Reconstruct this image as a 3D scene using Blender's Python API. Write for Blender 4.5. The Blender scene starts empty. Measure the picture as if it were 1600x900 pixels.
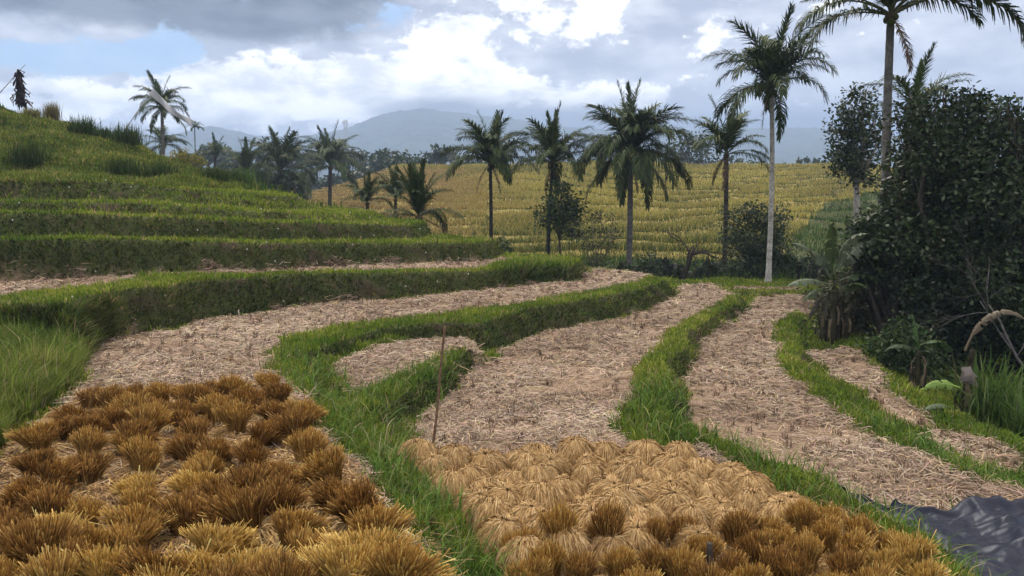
import bpy, math, random
import numpy as np
from mathutils import Vector

SEED = 7
rng = np.random.default_rng(SEED)
random.seed(SEED)
scene = bpy.context.scene
C = scene.collection
R = math.radians

# ------------------------------------------------------------------ camera geometry
F = 1209.0                 # focal length in pixels of a 1600 px wide picture
PITCH = math.atan((450 - 303) / F)
CAMZ = 2.0
cP, sP = math.cos(PITCH), math.sin(PITCH)

def ray(px, py):
    a = px - 800.0; b = 450.0 - py
    return a, b * sP + F * cP, b * cP - F * sP      # x, y, z of the view ray

def P(px, py, d):
    """point at forward distance d (metres) seen at a place in the photograph"""
    x, y, z = ray(px, py)
    return Vector((x / y * d, d, CAMZ + z / y * d))

def G(px, py, z):
    """point on the level z"""
    x, y, dz = ray(px, py)
    t = (z - CAMZ) / dz
    return (x * t, y * t)

def bx(px, d, z):
    """sideways place of a point at distance d and height z seen in column px"""
    return (px - 800.0) / F * (d * cP - (z - CAMZ) * sP)

def U(px):
    return (px - 800.0) / 1218.0

# ------------------------------------------------------------------ numpy noise
def _hash(ix, iy, s):
    n = (ix * 374761393 + iy * 668265263 + s * 974634777) & 0x7fffffff
    n = ((n ^ (n >> 13)) * 1274126177) & 0x7fffffff
    n = n ^ (n >> 16)
    return (n & 0xffff) / 65535.0

def vnoise(x, y, s=0):
    x = np.asarray(x, float); y = np.asarray(y, float)
    ix = np.floor(x).astype(np.int64); iy = np.floor(y).astype(np.int64)
    fx = x - ix; fy = y - iy
    fx = fx * fx * (3 - 2 * fx); fy = fy * fy * (3 - 2 * fy)
    a = _hash(ix, iy, s); b = _hash(ix + 1, iy, s); c = _hash(ix, iy + 1, s); d = _hash(ix + 1, iy + 1, s)
    return (a + (b - a) * fx) * (1 - fy) + (c + (d - c) * fx) * fy

def fbm(x, y, s=0, o=4):
    v = 0; a = 0.5; t = 0
    for i in range(o):
        v = v + a * vnoise(x * 2 ** i, y * 2 ** i, s + i * 17); t += a; a *= 0.55
    return v / t - 0.5

def sstep(a, b, x):
    t = np.clip((x - a) / (b - a), 0, 1)
    return t * t * (3 - 2 * t)

# ------------------------------------------------------------------ mesh helpers
class MB:
    """collects vertices and faces of ONE mesh"""
    def __init__(s):
        s.v = []; s.q = []; s.t = []; s.c = []; s.n = 0
    def add(s, v, q=None, t=None, c=None):
        v = np.asarray(v, float).reshape(-1, 3)
        if q is not None and len(q): s.q.append(np.asarray(q, np.int64).reshape(-1, 4) + s.n)
        if t is not None and len(t): s.t.append(np.asarray(t, np.int64).reshape(-1, 3) + s.n)
        if c is None: c = (0.5, 0.5, 0.5)
        c = np.asarray(c, float)
        if c.ndim == 1: c = np.tile(c[:3], (len(v), 1))
        s.v.append(v); s.c.append(c); s.n += len(v)
        return s
    def mesh(s, name, mat, smooth=False, color=True):
        me = bpy.data.meshes.new(name)
        v = np.concatenate(s.v)
        q = np.concatenate(s.q) if s.q else np.zeros((0, 4), np.int64)
        t = np.concatenate(s.t) if s.t else np.zeros((0, 3), np.int64)
        me.vertices.add(len(v)); me.vertices.foreach_set('co', v.astype(np.float32).ravel())
        nl = len(q) * 4 + len(t) * 3
        me.loops.add(nl)
        me.loops.foreach_set('vertex_index', np.concatenate([q.ravel(), t.ravel()]).astype(np.int32))
        me.polygons.add(len(q) + len(t))
        ls = np.concatenate([np.arange(len(q)) * 4, len(q) * 4 + np.arange(len(t)) * 3]).astype(np.int32)
        me.polygons.foreach_set('loop_start', ls)
        if smooth: me.polygons.foreach_set('use_smooth', np.ones(len(q) + len(t), bool))
        me.update(calc_edges=True)
        if color:
            col = np.concatenate(s.c)
            at = me.attributes.new('col', 'FLOAT_COLOR', 'POINT')
            at.data.foreach_set('color', np.concatenate([col, np.ones((len(col), 1))], 1).astype(np.float32).ravel())
        me.materials.append(mat)
        return me
    def build(s, name, mat, parent=None, smooth=False):
        return link(name, s.mesh(name, mat, smooth), parent)

def link(name, me, parent=None):
    o = bpy.data.objects.new(name, me); C.objects.link(o)
    if parent is not None: o.parent = parent
    return o

def tag(o, label=None, cat=None, group=None, kind=None):
    if label: o['label'] = label
    if cat: o['category'] = cat
    if group: o['group'] = group
    if kind: o['kind'] = kind
    return o

def thing(name, label, cat, loc=(0, 0, 0), rz=0.0, group=None, scale=None):
    o = bpy.data.objects.new(name, None); C.objects.link(o)
    o.location = loc; o.rotation_euler = (0, 0, rz)
    o.empty_display_size = 0.2
    if scale: o.scale = (scale,) * 3 if isinstance(scale, (int, float)) else scale
    return tag(o, label, cat, group)

def norm(a):
    return a / np.maximum(np.linalg.norm(a, axis=-1, keepdims=True), 1e-9)

def tube(mb, pts, rad, sides=8, col=(0.3, 0.3, 0.3), cap=True):
    pts = np.asarray([tuple(p) for p in pts], float); n = len(pts)
    rad = np.broadcast_to(np.asarray(rad, float), (n,))
    tg = norm(np.gradient(pts, axis=0))
    ref = np.array([0.0, 0, 1]) if abs(tg[0][2]) < 0.9 else np.array([1.0, 0, 0])
    a = norm(np.cross(tg, ref)); b = np.cross(tg, a)
    th = np.linspace(0, 2 * np.pi, sides, endpoint=False)
    ring = pts[:, None] + rad[:, None, None] * (np.cos(th)[None, :, None] * a[:, None] + np.sin(th)[None, :, None] * b[:, None])
    v = ring.reshape(-1, 3)
    i = np.arange(n - 1)[:, None] * sides; j = np.arange(sides)[None, :]; j2 = (j + 1) % sides
    q = np.stack([i + j, i + j2, i + sides + j2, i + sides + j], -1).reshape(-1, 4)
    t = None
    if cap:
        v = np.concatenate([v, pts[:1], pts[-1:]])
        jj = np.arange(sides); k = (jj + 1) % sides; e = (n - 1) * sides
        t = np.concatenate([np.stack([k, jj, np.full(sides, n * sides)], -1), np.stack([e + jj, e + k, np.full(sides, n * sides + 1)], -1)])
    c = np.asarray(col, float)
    if c.ndim == 2 and len(c) == n:
        c = np.concatenate([np.repeat(c, sides, 0), c[:1], c[-1:]]) if cap else np.repeat(c, sides, 0)
    mb.add(v, q, t, c)

def ribbons(mb, pts, width, side, col):
    """pts (N,K,3): N strips of K points; side (N,3) width direction; tip closes to a point"""
    pts = np.asarray(pts, float); N, K, _ = pts.shape
    w = np.asarray(width, float)
    if w.ndim == 0: w = np.full((N, K), float(w))
    elif w.ndim == 1: w = w[:, None] * np.ones(K)[None]
    s = side if side.ndim == 3 else np.repeat(side[:, None], K, 1)
    L = pts - s * w[..., None] * 0.5; Rr = pts + s * w[..., None] * 0.5
    v = np.stack([L, Rr], 2).reshape(-1, 3)              # N,K,2
    b = np.arange(N)[:, None] * (2 * K) + np.arange(K - 1)[None] * 2
    q = np.stack([b, b + 1, b + 3, b + 2], -1).reshape(-1, 4)
    c = np.asarray(col, float)
    if c.ndim == 2: c = np.repeat(c[:, None], 2 * K, 1).reshape(-1, 3)
    elif c.ndim == 3: c = np.repeat(c[:, :, None], 2, 2).reshape(-1, 3)
    mb.add(v, q, None, c)

def blades(mb, pos, h, w, lean, az, col, up=None, curl=1.0):
    """grass blades: 3 points, the last one a tip"""
    N = len(pos)
    up = np.tile([0, 0, 1.0], (N, 1)) if up is None else up
    d = np.stack([np.cos(az), np.sin(az), np.zeros(N)], -1)
    m = pos + up * (h * 0.55)[:, None] + d * (h * lean * 0.35)[:, None]
    t = pos + up * (h * (1 - 0.25 * lean * curl))[:, None] + d * (h * lean)[:, None]
    sa = az + np.pi / 2 + rng.normal(0, 0.6, N)
    s = np.stack([np.cos(sa), np.sin(sa), np.zeros(N)], -1) * (w * 0.5)[:, None]
    v = np.stack([pos - s, pos + s, m + s * 0.8, m - s * 0.8, t], 1).reshape(-1, 3)
    b = np.arange(N) * 5
    q = np.stack([b, b + 1, b + 2, b + 3], -1); tr = np.stack([b + 3, b + 2, b + 4], -1)
    mb.add(v, q, tr, np.repeat(col, 5, 0))

def leaves(mb, pos, size, col, flat=0.0, out=None):
    """diamond leaves folded slightly; random orientation, flat biases them level"""
    N = len(pos)
    d = norm(rng.normal(size=(N, 3)) + (0 if out is None else out * 1.2)); d[:, 2] *= (1 - flat); d = norm(d)
    r = norm(np.cross(d, norm(rng.normal(size=(N, 3)) * (1 - flat) + np.array([0, 0, 1.5 * flat]))))
    s = np.broadcast_to(np.asarray(size, float), (N,))[:, None]
    v = np.stack([pos, pos + d * s * .5 + r * s * .26, pos + d * s, pos + d * s * .5 - r * s * .26], 1).reshape(-1, 3)
    b = np.arange(N) * 4
    mb.add(v, np.stack([b, b + 1, b + 2, b + 3], -1), None, np.repeat(col, 4, 0))

def pick(cols, n, jit=0.18):
    """random colours out of a list of (rgb, weight)"""
    cs = np.array([c[0] for c in cols]); w = np.array([c[1] for c in cols], float)
    k = rng.choice(len(cs), n, p=w / w.sum())
    return np.clip(cs[k] * (1 + rng.normal(0, jit, (n, 1))) * (1 + rng.normal(0, jit * 0.3, (n, 3))), 0.003, 0.95)

# ------------------------------------------------------------------ materials
def mat_new(name):
    m = bpy.data.materials.new(name); m.use_nodes = True
    nt = m.node_tree; nt.nodes.clear()
    return m, nt, nt.nodes.new('ShaderNodeOutputMaterial')

def mat_attr(name, rough=0.8, transl=0.0, spec=0.2, noise=None):
    """surface whose base colour is the per-leaf / per-straw colour attribute"""
    m, nt, out = mat_new(name)
    a = nt.nodes.new('ShaderNodeAttribute'); a.attribute_name = 'col'
    b = nt.nodes.new('ShaderNodeBsdfPrincipled')
    b.inputs['Roughness'].default_value = rough
    b.inputs['Specular IOR Level'].default_value = spec
    src = a.outputs['Color']
    if noise:
        sc, amt = noise
        tc = nt.nodes.new('ShaderNodeTexCoord'); n = nt.nodes.new('ShaderNodeTexNoise')
        n.inputs['Scale'].default_value = sc; n.inputs['Detail'].default_value = 5
        nt.links.new(tc.outputs['Object'], n.inputs['Vector'])
        mr = nt.nodes.new('ShaderNodeMapRange'); mr.inputs[1].default_value = .3; mr.inputs[2].default_value = .7
        mr.inputs[3].default_value = 1 - amt; mr.inputs[4].default_value = 1 + amt
        nt.links.new(n.outputs['Fac'], mr.inputs[0])
        vm = nt.nodes.new('ShaderNodeVectorMath'); vm.operation = 'SCALE'
        nt.links.new(src, vm.inputs[0]); nt.links.new(mr.outputs[0], vm.inputs['Scale'])
        src = vm.outputs[0]
        bp = nt.nodes.new('ShaderNodeBump'); bp.inputs['Strength'].default_value = .5; bp.inputs['Distance'].default_value = .02
        nt.links.new(n.outputs['Fac'], bp.inputs['Height']); nt.links.new(bp.outputs[0], b.inputs['Normal'])
    nt.links.new(src, b.inputs['Base Color'])
    if transl > 0:
        t = nt.nodes.new('ShaderNodeBsdfTranslucent'); nt.links.new(src, t.inputs['Color'])
        x = nt.nodes.new('ShaderNodeMixShader'); x.inputs[0].default_value = transl
        nt.links.new(b.outputs[0], x.inputs[1]); nt.links.new(t.outputs[0], x.inputs[2])
        nt.links.new(x.outputs[0], out.inputs['Surface'])
    else:
        nt.links.new(b.outputs[0], out.inputs['Surface'])
    return m

M_grass = mat_attr('grass_blade', .8, .35, .06)
M_leaf = mat_attr('leaf', .5, .22, .35)
M_frond = mat_attr('palm_leaf', .62, .15, .2)
M_straw = mat_attr('straw', .7, .12, .25)
M_bark = mat_attr('bark', .9, 0, .1, (14, .35))
M_wood = mat_attr('weathered_wood', .85, 0, .1, (30, .3))
M_cloth = mat_attr('cloth', .9, .3, .1)
M_metal = mat_attr('painted_metal', .6, 0, .3)
# ------------------------------------------------------------------ terrain
zA, zB, zC, zD, zW, zE = 0.0, -0.35, -0.58, -0.72, -0.14, -0.47
def T1z(x): return np.clip(.32 - .05 * x, .30, .58)
def T2z(x): return np.clip(.70 - .067 * x, .62, 1.20)
def T3z(x): return np.clip(.98 - .078 * x, 1.05, 1.60)
def T4z(x): return np.clip(1.06 - .095 * x, 1.3, 1.80)
def T5z(x): return np.clip(1.30 - .10 * x, 1.70, 2.2)
def const(z): return lambda x: np.full_like(np.asarray(x, float), z)

def onlevel(pts, zf):
    out = []
    for px, py in pts:
        z = 0.4
        for _ in range(12):
            x, y = G(px, py, z); z = float(zf(np.array(x)))
        out.append((x, y))
    return out

def pd(lst):
    return [tuple(P(px, 303, d)[:2]) for px, d in lst]

FAR = [(-14, 21.5), (-30, 24), (-40, 10), (-40, -8), (-6, -8)]
SLABS = []   # name, polygon (foot line), level function, bank width, bund height
A_foot = onlevel([(860, 1010), (800, 900), (760, 850), (700, 790), (650, 730), (625, 690), (600, 668)], const(zB)) + \
         onlevel([(560, 640), (522, 604), (512, 577), (557, 560), (600, 546), (637, 537), (700, 531), (745, 533)], const(zW)) + \
         onlevel([(776, 550), (805, 537), (850, 522), (912, 510), (950, 501), (1000, 490), (1057, 466), (1066, 455)], const(zB)) + \
         onlevel([(1056, 440), (1015, 430), (960, 423), (915, 419)], const(zA))
SLABS.append(('A', A_foot + [(-5, 22), (-30, 24), (-40, 10), (-40, -8), (1.2, -8), (0.9, 1.5)], const(zA), .26, .06))
W_foot = onlevel([(770, 562), (732, 585), (712, 607), (682, 632), (650, 650), (612, 674)], const(zB))
SLABS.append(('W', W_foot + onlevel([(570, 655), (500, 600), (480, 560), (600, 520), (745, 515), (765, 540)], const(zA)), const(zW), .16, .03))
B_foot = onlevel([(1500, 915), (1405, 850), (1335, 800), (1250, 766), (1200, 746), (1130, 716), (1068, 688), (1078, 650), (1070, 620), (1064, 600), (1085, 575), (1095, 547), (1115, 530), (1135, 510), (1170, 487)], const(zC)) + \
         onlevel([(1176, 470), (1150, 455), (1120, 444), (1060, 439)], const(zB))
SLABS.append(('B', B_foot + [(0, 22), (-30, 24), (-40, 10), (-40, -8), (3, -8), (2.9, 2.0)], const(zB), .2, .05))
T1_foot = onlevel([(-160, 760), (0, 712), (40, 665), (90, 628), (125, 600), (135, 565), (140, 545), (160, 536), (212, 523), (275, 516), (312, 503), (375, 496), (450, 483), (525, 475), (600, 470), (675, 462), (750, 456), (800, 449), (850, 444), (905, 440), (922, 432)], const(zA))
SLABS.append(('T1', T1_foot + [(1.6, 21), (-2, 22)] + FAR[1:4], T1z, .2, .05))
T2_foot = onlevel([(-250, 445), (0, 439), (75, 439), (150, 435), (225, 430), (400, 424), (450, 422), (500, 419), (600, 416), (675, 412), (750, 410), (772, 406)], T1z)
SLABS.append(('T2', T2_foot + [(-.2, 21), (-3, 22)] + FAR[1:3], T2z, .2, .04))
T3_foot = pd([(-250, 13.2), (0, 13.6), (100, 13.9), (250, 14.6), (400, 15.6), (500, 16.7), (600, 18.1), (652, 19.4)])
SLABS.append(('T3', T3_foot + [(-2.2, 22), (-5, 23)] + FAR[1:3], T3z, .2, .05))
T4_foot = pd([(-250, 14.8), (0, 15.2), (150, 15.2), (250, 15.4), (400, 16.4), (480, 17.5), (545, 18.8), (575, 20.2)])
SLABS.append(('T4', T4_foot + [(-3.6, 22.5), (-7, 23.5)] + FAR[1:3], T4z, .2, .04))
T5_foot = pd([(-250, 17.6), (0, 17.8), (150, 17.4), (300, 17.2), (380, 17.8), (440, 18.8), (475, 20), (490, 21.5)])
SLABS.append(('T5', T5_foot + [(-7, 23.5)] + FAR[1:3], T5z, .35, .06))
E_foot = onlevel([(1150, 463), (1200, 466), (1260, 466), (1340, 463)], const(zC))
SLABS.append(('E', E_foot + [(9.5, 20.5), (8, 22.3), (5.4, 22.5), (5.2, 20.5)], const(zE), .14, .03))
C_right = onlevel([(1150, 440), (1260, 450), (1262, 500), (1268, 560), (1300, 590), (1345, 620), (1400, 655), (1460, 690), (1520, 725), (1600, 752), (1800, 800)], const(zC + .1))
SLABS.append(('C', C_right + [(9, -8), (0, -8), (0, 22), (4, 22.5)], const(zC), .14, .07))
D_right = onlevel([(1240, 440), (1400, 500), (1440, 570), (1500, 610), (1600, 660), (1800, 740)], const(zD))
SLABS.append(('D', D_right + [(12, -8), (0, -8), (0, 23), (5, 24.5)], const(zD), .8, .06))

# stubble fields (as polygons on their own level)
FIELDS = {
 'A': onlevel([(-200, 1000), (-100, 760), (0, 735), (60, 670), (125, 610), (140, 550), (160, 538), (212, 524), (275, 518), (312, 504), (375, 497), (450, 484), (525, 476), (600, 471), (675, 463), (750, 457), (800, 450), (850, 445), (905, 441), (925, 428), (922, 424), (960, 427), (1000, 432), (1012, 437), (950, 451), (875, 464), (800, 480), (700, 490), (637, 497), (575, 505), (505, 514), (490, 522), (445, 526), (425, 547), (412, 582), (440, 600), (470, 645), (500, 690), (565, 745), (620, 830), (665, 910), (720, 1000)], const(zA)),
 'W': onlevel([(548, 621), (516, 580), (520, 570), (557, 561), (600, 547), (637, 538), (700, 532), (748, 535), (762, 545), (735, 549), (705, 553), (675, 563), (625, 587), (587, 608)], const(zW)),
 'B': onlevel([(840, 1000), (800, 900), (760, 850), (700, 790), (650, 725), (640, 690), (640, 665), (655, 652), (684, 634), (714, 609), (734, 587), (772, 564), (778, 551), (805, 538), (850, 523), (912, 511), (950, 502), (1000, 491), (1057, 467), (1064, 447), (1110, 448), (1140, 466), (1110, 486), (1050, 517), (1017, 550), (992, 572), (987, 610), (965, 650), (960, 675), (1000, 703), (1090, 708), (1140, 735), (1200, 772), (1250, 795), (1350, 840), (1440, 900), (1500, 960)], const(zB)),
 'C': onlevel([(1078, 650), (1070, 620), (1064, 600), (1085, 575), (1095, 547), (1115, 530), (1135, 510), (1170, 487), (1180, 467), (1290, 467), (1240, 495), (1206, 506), (1210, 527), (1215, 565), (1232, 590), (1257, 612), (1287, 637), (1319, 662), (1381, 699), (1428, 721), (1475, 749), (1537, 772), (1620, 780), (1800, 830), (1800, 1000), (1600, 1000), (1405, 852), (1335, 802), (1250, 766), (1200, 746), (1130, 716), (1068, 690)], const(zC)),
 'D': onlevel([(1262, 547), (1267, 565), (1287, 575), (1325, 602), (1375, 640), (1440, 674), (1490, 715), (1537, 734), (1620, 752), (1620, 735), (1569, 712), (1459, 664), (1412, 637), (1375, 602), (1350, 567), (1325, 550)], const(zD)),
 'T1': onlevel([(-250, 470), (0, 463), (100, 455), (175, 445), (220, 431), (350, 430), (475, 429), (600, 426), (750, 421), (800, 410), (790, 404), (750, 410), (675, 412), (600, 416), (500, 419), (450, 422), (400, 424), (225, 430), (150, 435), (75, 439), (0, 439), (-250, 445)], T1z),
 'E': onlevel([(1146, 455), (1245, 456), (1250, 450), (1150, 450)], const(zE)),
}
FZ = {'A': const(zA), 'W': const(zW), 'B': const(zB), 'C': const(zC), 'D': const(zD), 'T1': T1z, 'E': const(zE)}

TARP = onlevel([(1240, 769), (1300, 795), (1370, 832), (1440, 878), (1500, 925), (1640, 1060), (1750, 900), (1680, 800), (1570, 808), (1470, 807), (1402, 804), (1386, 811), (1340, 788), (1300, 775), (1252, 760)], const(zC))
def sdist(poly, x, y):
    """signed distance, positive inside"""
    p = np.asarray(poly, float); n = len(p)
    best = np.full(x.shape, 1e9); ins = np.zeros(x.shape, bool)
    for i in range(n):
        ax, ay = p[i]; bx, by = p[(i + 1) % n]
        ex, ey = bx - ax, by - ay
        L = ex * ex + ey * ey + 1e-12
        t = np.clip(((x - ax) * ex + (y - ay) * ey) / L, 0, 1)
        d = (x - ax - t * ex) ** 2 + (y - ay - t * ey) ** 2
        best = np.minimum(best, d)
        if ay != by:
            c = ((ay > y) != (by > y)) & (x < (bx - ax) * (y - ay) / (by - ay) + ax)
            ins ^= c
    d = np.sqrt(best)
    return np.where(ins, d, -d)

CREST = np.array([(-600, 9), (-250, 7.2), (0, 5.35), (50, 4.9), (100, 4.6), (150, 4.35), (200, 4.0), (250, 3.45), (300, 3.0), (350, 2.4), (400, 2.0), (450, 1.5), (500, .2), (560, -1), (2500, -1)])
HTOP = np.array([(-300, -1.5), (380, -1.0), (440, .8), (470, 1.9), (540, 3.2), (620, 5.1), (700, 5.5), (900, 5.75), (1300, 5.8), (1420, 5.0), (1600, 4.0), (2400, 2)])

def far_ground(x, y):
    yy = np.maximum(y, 1.0)
    px = 800 + 1218 * x / yy
    px = np.clip(px, -600, 2500)
    n1 = fbm(x * .25, y * .25, 5, 4)
    z = np.where(x > 5.5 + (y - 5) * .0, -1.0 - 1.0 * sstep(6, 12, x - .30 * (y - 8)) , -0.95) + n1 * .25
    z = np.where(y > 23, -0.95 + n1 * .3, z)
    # cultivated hill across the valley, in low steps
    s = np.clip((y - 34) / 61, 0, 1.0)
    lin = np.interp(px, HTOP[:, 0], HTOP[:, 1]) + 1.1 * fbm(px * .008, px * 0, 35, 4)
    wob = fbm(x * .045, y * .045, 31, 3) * 2.2
    hz = -.95 + (lin + .95) * s + wob * .25 * s
    st = np.where(px > 760, .72, .36)
    wob2 = wob * .45 + fbm(x * .06, y * .07, 33, 3) * np.where(px > 760, 4.0, .5); k = (hz + wob2) / st
    f = k - np.floor(k)
    hs = (np.floor(k) + sstep(.80, 1.0, f)) * st - wob2
    mx_ = np.clip(.55 + 1.6 * fbm(x * .03, y * .03, 37, 2), .1, .9); hz = hz * (1 - mx_) + hs * mx_
    hz = hz - 5.5 * sstep(97, 150, y)
    z = np.where(y > 34, np.maximum(hz, z * 0 - 4), z)
    # grassy spur on the left
    sl = sstep(18.2, 30, y)
    cz = np.interp(px, CREST[:, 0], CREST[:, 1])
    base = np.minimum(T5z(x), cz)
    hill = base + (cz - base) * (sl * .8 + .2 * sstep(18.2, 30, y + 1.6 * fbm(x * .4, y * .4, 3, 3)))
    k = hill / .75 + .3 * fbm(x * .3, y * .3, 77, 2); f = k - np.floor(k)
    hill = hill * .55 + .45 * .75 * (np.floor(k) + sstep(.45, 1, f) - .3 * fbm(x * .3, y * .3, 77, 2)) + .5 * fbm(x * .6, y * .6, 9, 4)
    hill = hill - 7 * sstep(30, 52, y)
    hill = np.where((y > 18) & (x < -2.5), hill, -9)
    return np.maximum(z, hill)

def height(x, y):
    x = np.asarray(x, float); y = np.asarray(y, float)
    h = far_ground(x, y)
    near = (np.abs(x) < 45) & (y < 26) & (y > -9)
    if near.any():
        xs = x[near]; ys = y[near]; hh = h[near]
        e = fbm(xs * 1.3, ys * 1.3, 11, 3) * .26 + fbm(xs * 4, ys * 4, 12, 3) * .16
        for name, poly, zf, w, bh in sorted(SLABS, key=lambda q: 'DCEBWA'.find(q[0]) if len(q[0]) == 1 else 9):
            d = sdist(poly, xs, ys) + e * (.7 if name != 'C' else .4)
            ww = w
            if name == 'T1':
                pxx = 800 + 1218 * xs / np.maximum(ys, 1)
                ww = w + 3.2 * sstep(150, 40, pxx) * sstep(9.8, 8.5, ys)
            if name == 'A':
                ww = w + .3 * sstep(8.5, 6.5, ys)
            t = np.clip(d / ww, 0, 1)
            z = zf(xs)
            bund = bh * sstep(0, .12, d - ww * .8) * sstep(.5, .25, d - ww)
            val = z + bund
            low = -1.6
            # the foot sits on whatever is below
            rise = np.where(d > 0, hh + (np.maximum(val, hh) - hh) * np.where(t < 1, t ** .8, 1.0), hh)
            hh = np.maximum(hh, rise)
        hh = hh + .02 * fbm(xs * 6, ys * 6, 21, 3) + .035 * fbm(xs * 1.1, ys * 1.1, 22, 2)
        h[near] = hh
    return h

def masks(x, y, h):
    """straw, rice, soil cover"""
    straw = np.zeros_like(x)
    near = (np.abs(x) < 30) & (y < 26) & (y > -9)
    xs, ys, hs = x[near], y[near], h[near]
    m = np.zeros_like(xs)
    e = fbm(xs * 2.2, ys * 2.2, 41, 4) * .28 + fbm(xs * 9, ys * 9, 43, 2) * .1
    for k, poly in FIELDS.items():
        d = sdist(poly, xs, ys) + e * (.5 if k in ('T1', 'E') else 1)
        tl = .2 if k == 'T1' else .13
        ok = (hs < FZ[k](xs) + tl) & (hs > FZ[k](xs) - tl)
        m = np.maximum(m, sstep(-.06, .08, d) * ok)
    m = m * (1 - sstep(-.03, .03, sdist(TARP, xs, ys)))
    straw[near] = m
    px = 800 + 1218 * x / np.maximum(y, 1)
    ed = np.interp(px, [1200, 1235, 1250, 1290, 1370, 1500], [34, 36, 44, 56, 66, 80])
    ed = np.where(px < 1200, 35.5, ed) + 4 * fbm(x * .3, y * .3, 51, 2)
    rice = ((y > ed) & (y < 100) & (px > 440)).astype(float)
    return straw, rice

def groundz(x, y):
    return float(height(np.array([float(x)]), np.array([float(y)]))[0])

# polar sheet: fine where the fields are, out to the horizon
rr = [0.0, .7]
while rr[-1] < 1850:
    r = rr[-1]
    rr.append(r * (1.014 if r < 4.5 else 1.0042 if r < 22 else 1.009 if r < 34 else 1.0095 if r < 105 else 1.05))
rr = np.array(rr[1:])
fine = np.arange(-40, 40.01, .13)
coarse = np.arange(43, 317, 4.0)
az = np.radians(np.concatenate([fine, coarse]))
RR, AZ = np.meshgrid(rr, az, indexing='ij')
TX = RR * np.sin(AZ); TY = RR * np.cos(AZ)
TZ = height(TX.ravel(), TY.ravel()).reshape(TX.shape)
TZ = np.where(RR > 150, np.minimum(TZ, -2.5), TZ)
straw_m, rice_m = masks(TX.ravel(), TY.ravel(), TZ.ravel())
straw_m = straw_m.reshape(TX.shape); rice_m = rice_m.reshape(TX.shape)
nr, na = TX.shape
ii = np.arange(nr - 1)[:, None] * na; jj = np.arange(na)[None]; j2 = (jj + 1) % na
tq = np.stack([ii + jj, ii + na + jj, ii + na + j2, ii + j2], -1).reshape(-1, 4)
tv = np.stack([TX, TY, TZ], -1).reshape(-1, 3)
center = np.array([[0, 0, groundz(0.01, 0.01)]])
ct = np.stack([np.full(na, nr * na), np.arange(na), (np.arange(na) + 1) % na], -1)
_dr = np.gradient(np.stack([TX, TY, TZ], -1), axis=0); _da = np.gradient(np.stack([TX, TY, TZ], -1), axis=1)
_n = norm(np.cross(_da, _dr))
soil_m = sstep(.12, .22, fbm(TX * 1.9 + 7, TY * 1.9 + TZ * 4, 221, 4)) * (np.abs(_n[..., 2]) < .85) * (RR < 30)
mb = MB()
mk = np.stack([straw_m.ravel(), rice_m.ravel(), soil_m.ravel()], -1)
mb.add(np.concatenate([tv, center]), tq, ct[:, [0, 2, 1]], np.concatenate([mk, [[0, 0, 0]]]))

def ground_material():
    m, nt, out = mat_new('ground')
    N = nt.nodes; L = nt.links
    at = N.new('ShaderNodeAttribute'); at.attribute_name = 'col'
    sep = N.new('ShaderNodeSeparateColor'); L.new(at.outputs['Color'], sep.inputs[0])
    tc = N.new('ShaderNodeTexCoord')
    def noise(scale, det=6, rough=.6, stretch=None):
        n = N.new('ShaderNodeTexNoise'); n.inputs['Scale'].default_value = scale
        n.inputs['Detail'].default_value = det; n.inputs['Roughness'].default_value = rough
        if stretch:
            mp = N.new('ShaderNodeMapping'); mp.inputs['Scale'].default_value = stretch
            L.new(tc.outputs['Object'], mp.inputs[0]); L.new(mp.outputs[0], n.inputs['Vector'])
        else: L.new(tc.outputs['Object'], n.inputs['Vector'])
        return n.outputs['Fac']
    def ramp(f, stops):
        r = N.new('ShaderNodeValToRGB'); L.new(f, r.inputs[0])
        els = r.color_ramp.elements
        while len(els) < len(stops): els.new(.5)
        for e, (p, c) in zip(els, stops): e.position = p; e.color = (*c, 1)
        return r.outputs[0]
    grass = ramp(noise(5), [(.3, (.05, .05, .024)), (.5, (.07, .085, .03)), (.7, (.11, .09, .05))])
    straw = ramp(noise(26, 8, .75), [(.32, (.10, .068, .046)), (.46, (.25, .178, .127)), (.6, (.36, .268, .195)), (.75, (.45, .35, .26))])
    patch = ramp(noise(1.1, 4), [(.35, (.78, .74, .72)), (.65, (1.05, 1.03, 1.0))])
    mul = N.new('ShaderNodeMix'); mul.data_type = 'RGBA'; mul.blend_type = 'MULTIPLY'; mul.inputs[0].default_value = 1
    L.new(straw, mul.inputs[6]); L.new(patch, mul.inputs[7])
    rice = ramp(noise(.6, 8, .7), [(.3, (.16, .14, .05)), (.5, (.27, .215, .07)), (.7, (.34, .28, .10))])
    m1 = N.new('ShaderNodeMix'); m1.data_type = 'RGBA'; L.new(sep.outputs[0], m1.inputs[0]); L.new(grass, m1.inputs[6]); L.new(mul.outputs[2], m1.inputs[7])
    m2 = N.new('ShaderNodeMix'); m2.data_type = 'RGBA'; L.new(sep.outputs[1], m2.inputs[0]); L.new(m1.outputs[2], m2.inputs[6]); L.new(rice, m2.inputs[7])
    m3 = N.new('ShaderNodeMix'); m3.data_type = 'RGBA'; L.new(sep.outputs[2], m3.inputs[0]); L.new(m2.outputs[2], m3.inputs[6])
    L.new(ramp(noise(18, 6, .7), [(.3, (.04, .03, .02)), (.55, (.075, .057, .038)), (.75, (.12, .095, .062))]), m3.inputs[7]); m2 = m3
    b = N.new('ShaderNodeBsdfPrincipled'); b.inputs['Roughness'].default_value = .95; b.inputs['Specular IOR Level'].default_value = .05
    L.new(m2.outputs[2], b.inputs['Base Color'])
    bp = N.new('ShaderNodeBump'); bp.inputs['Strength'].default_value = .8; bp.inputs['Distance'].default_value = .03
    L.new(noise(30, 6, .7), bp.inputs['Height']); L.new(bp.outputs[0], b.inputs['Normal'])
    L.new(b.outputs[0], out.inputs['Surface'])
    return m
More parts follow.
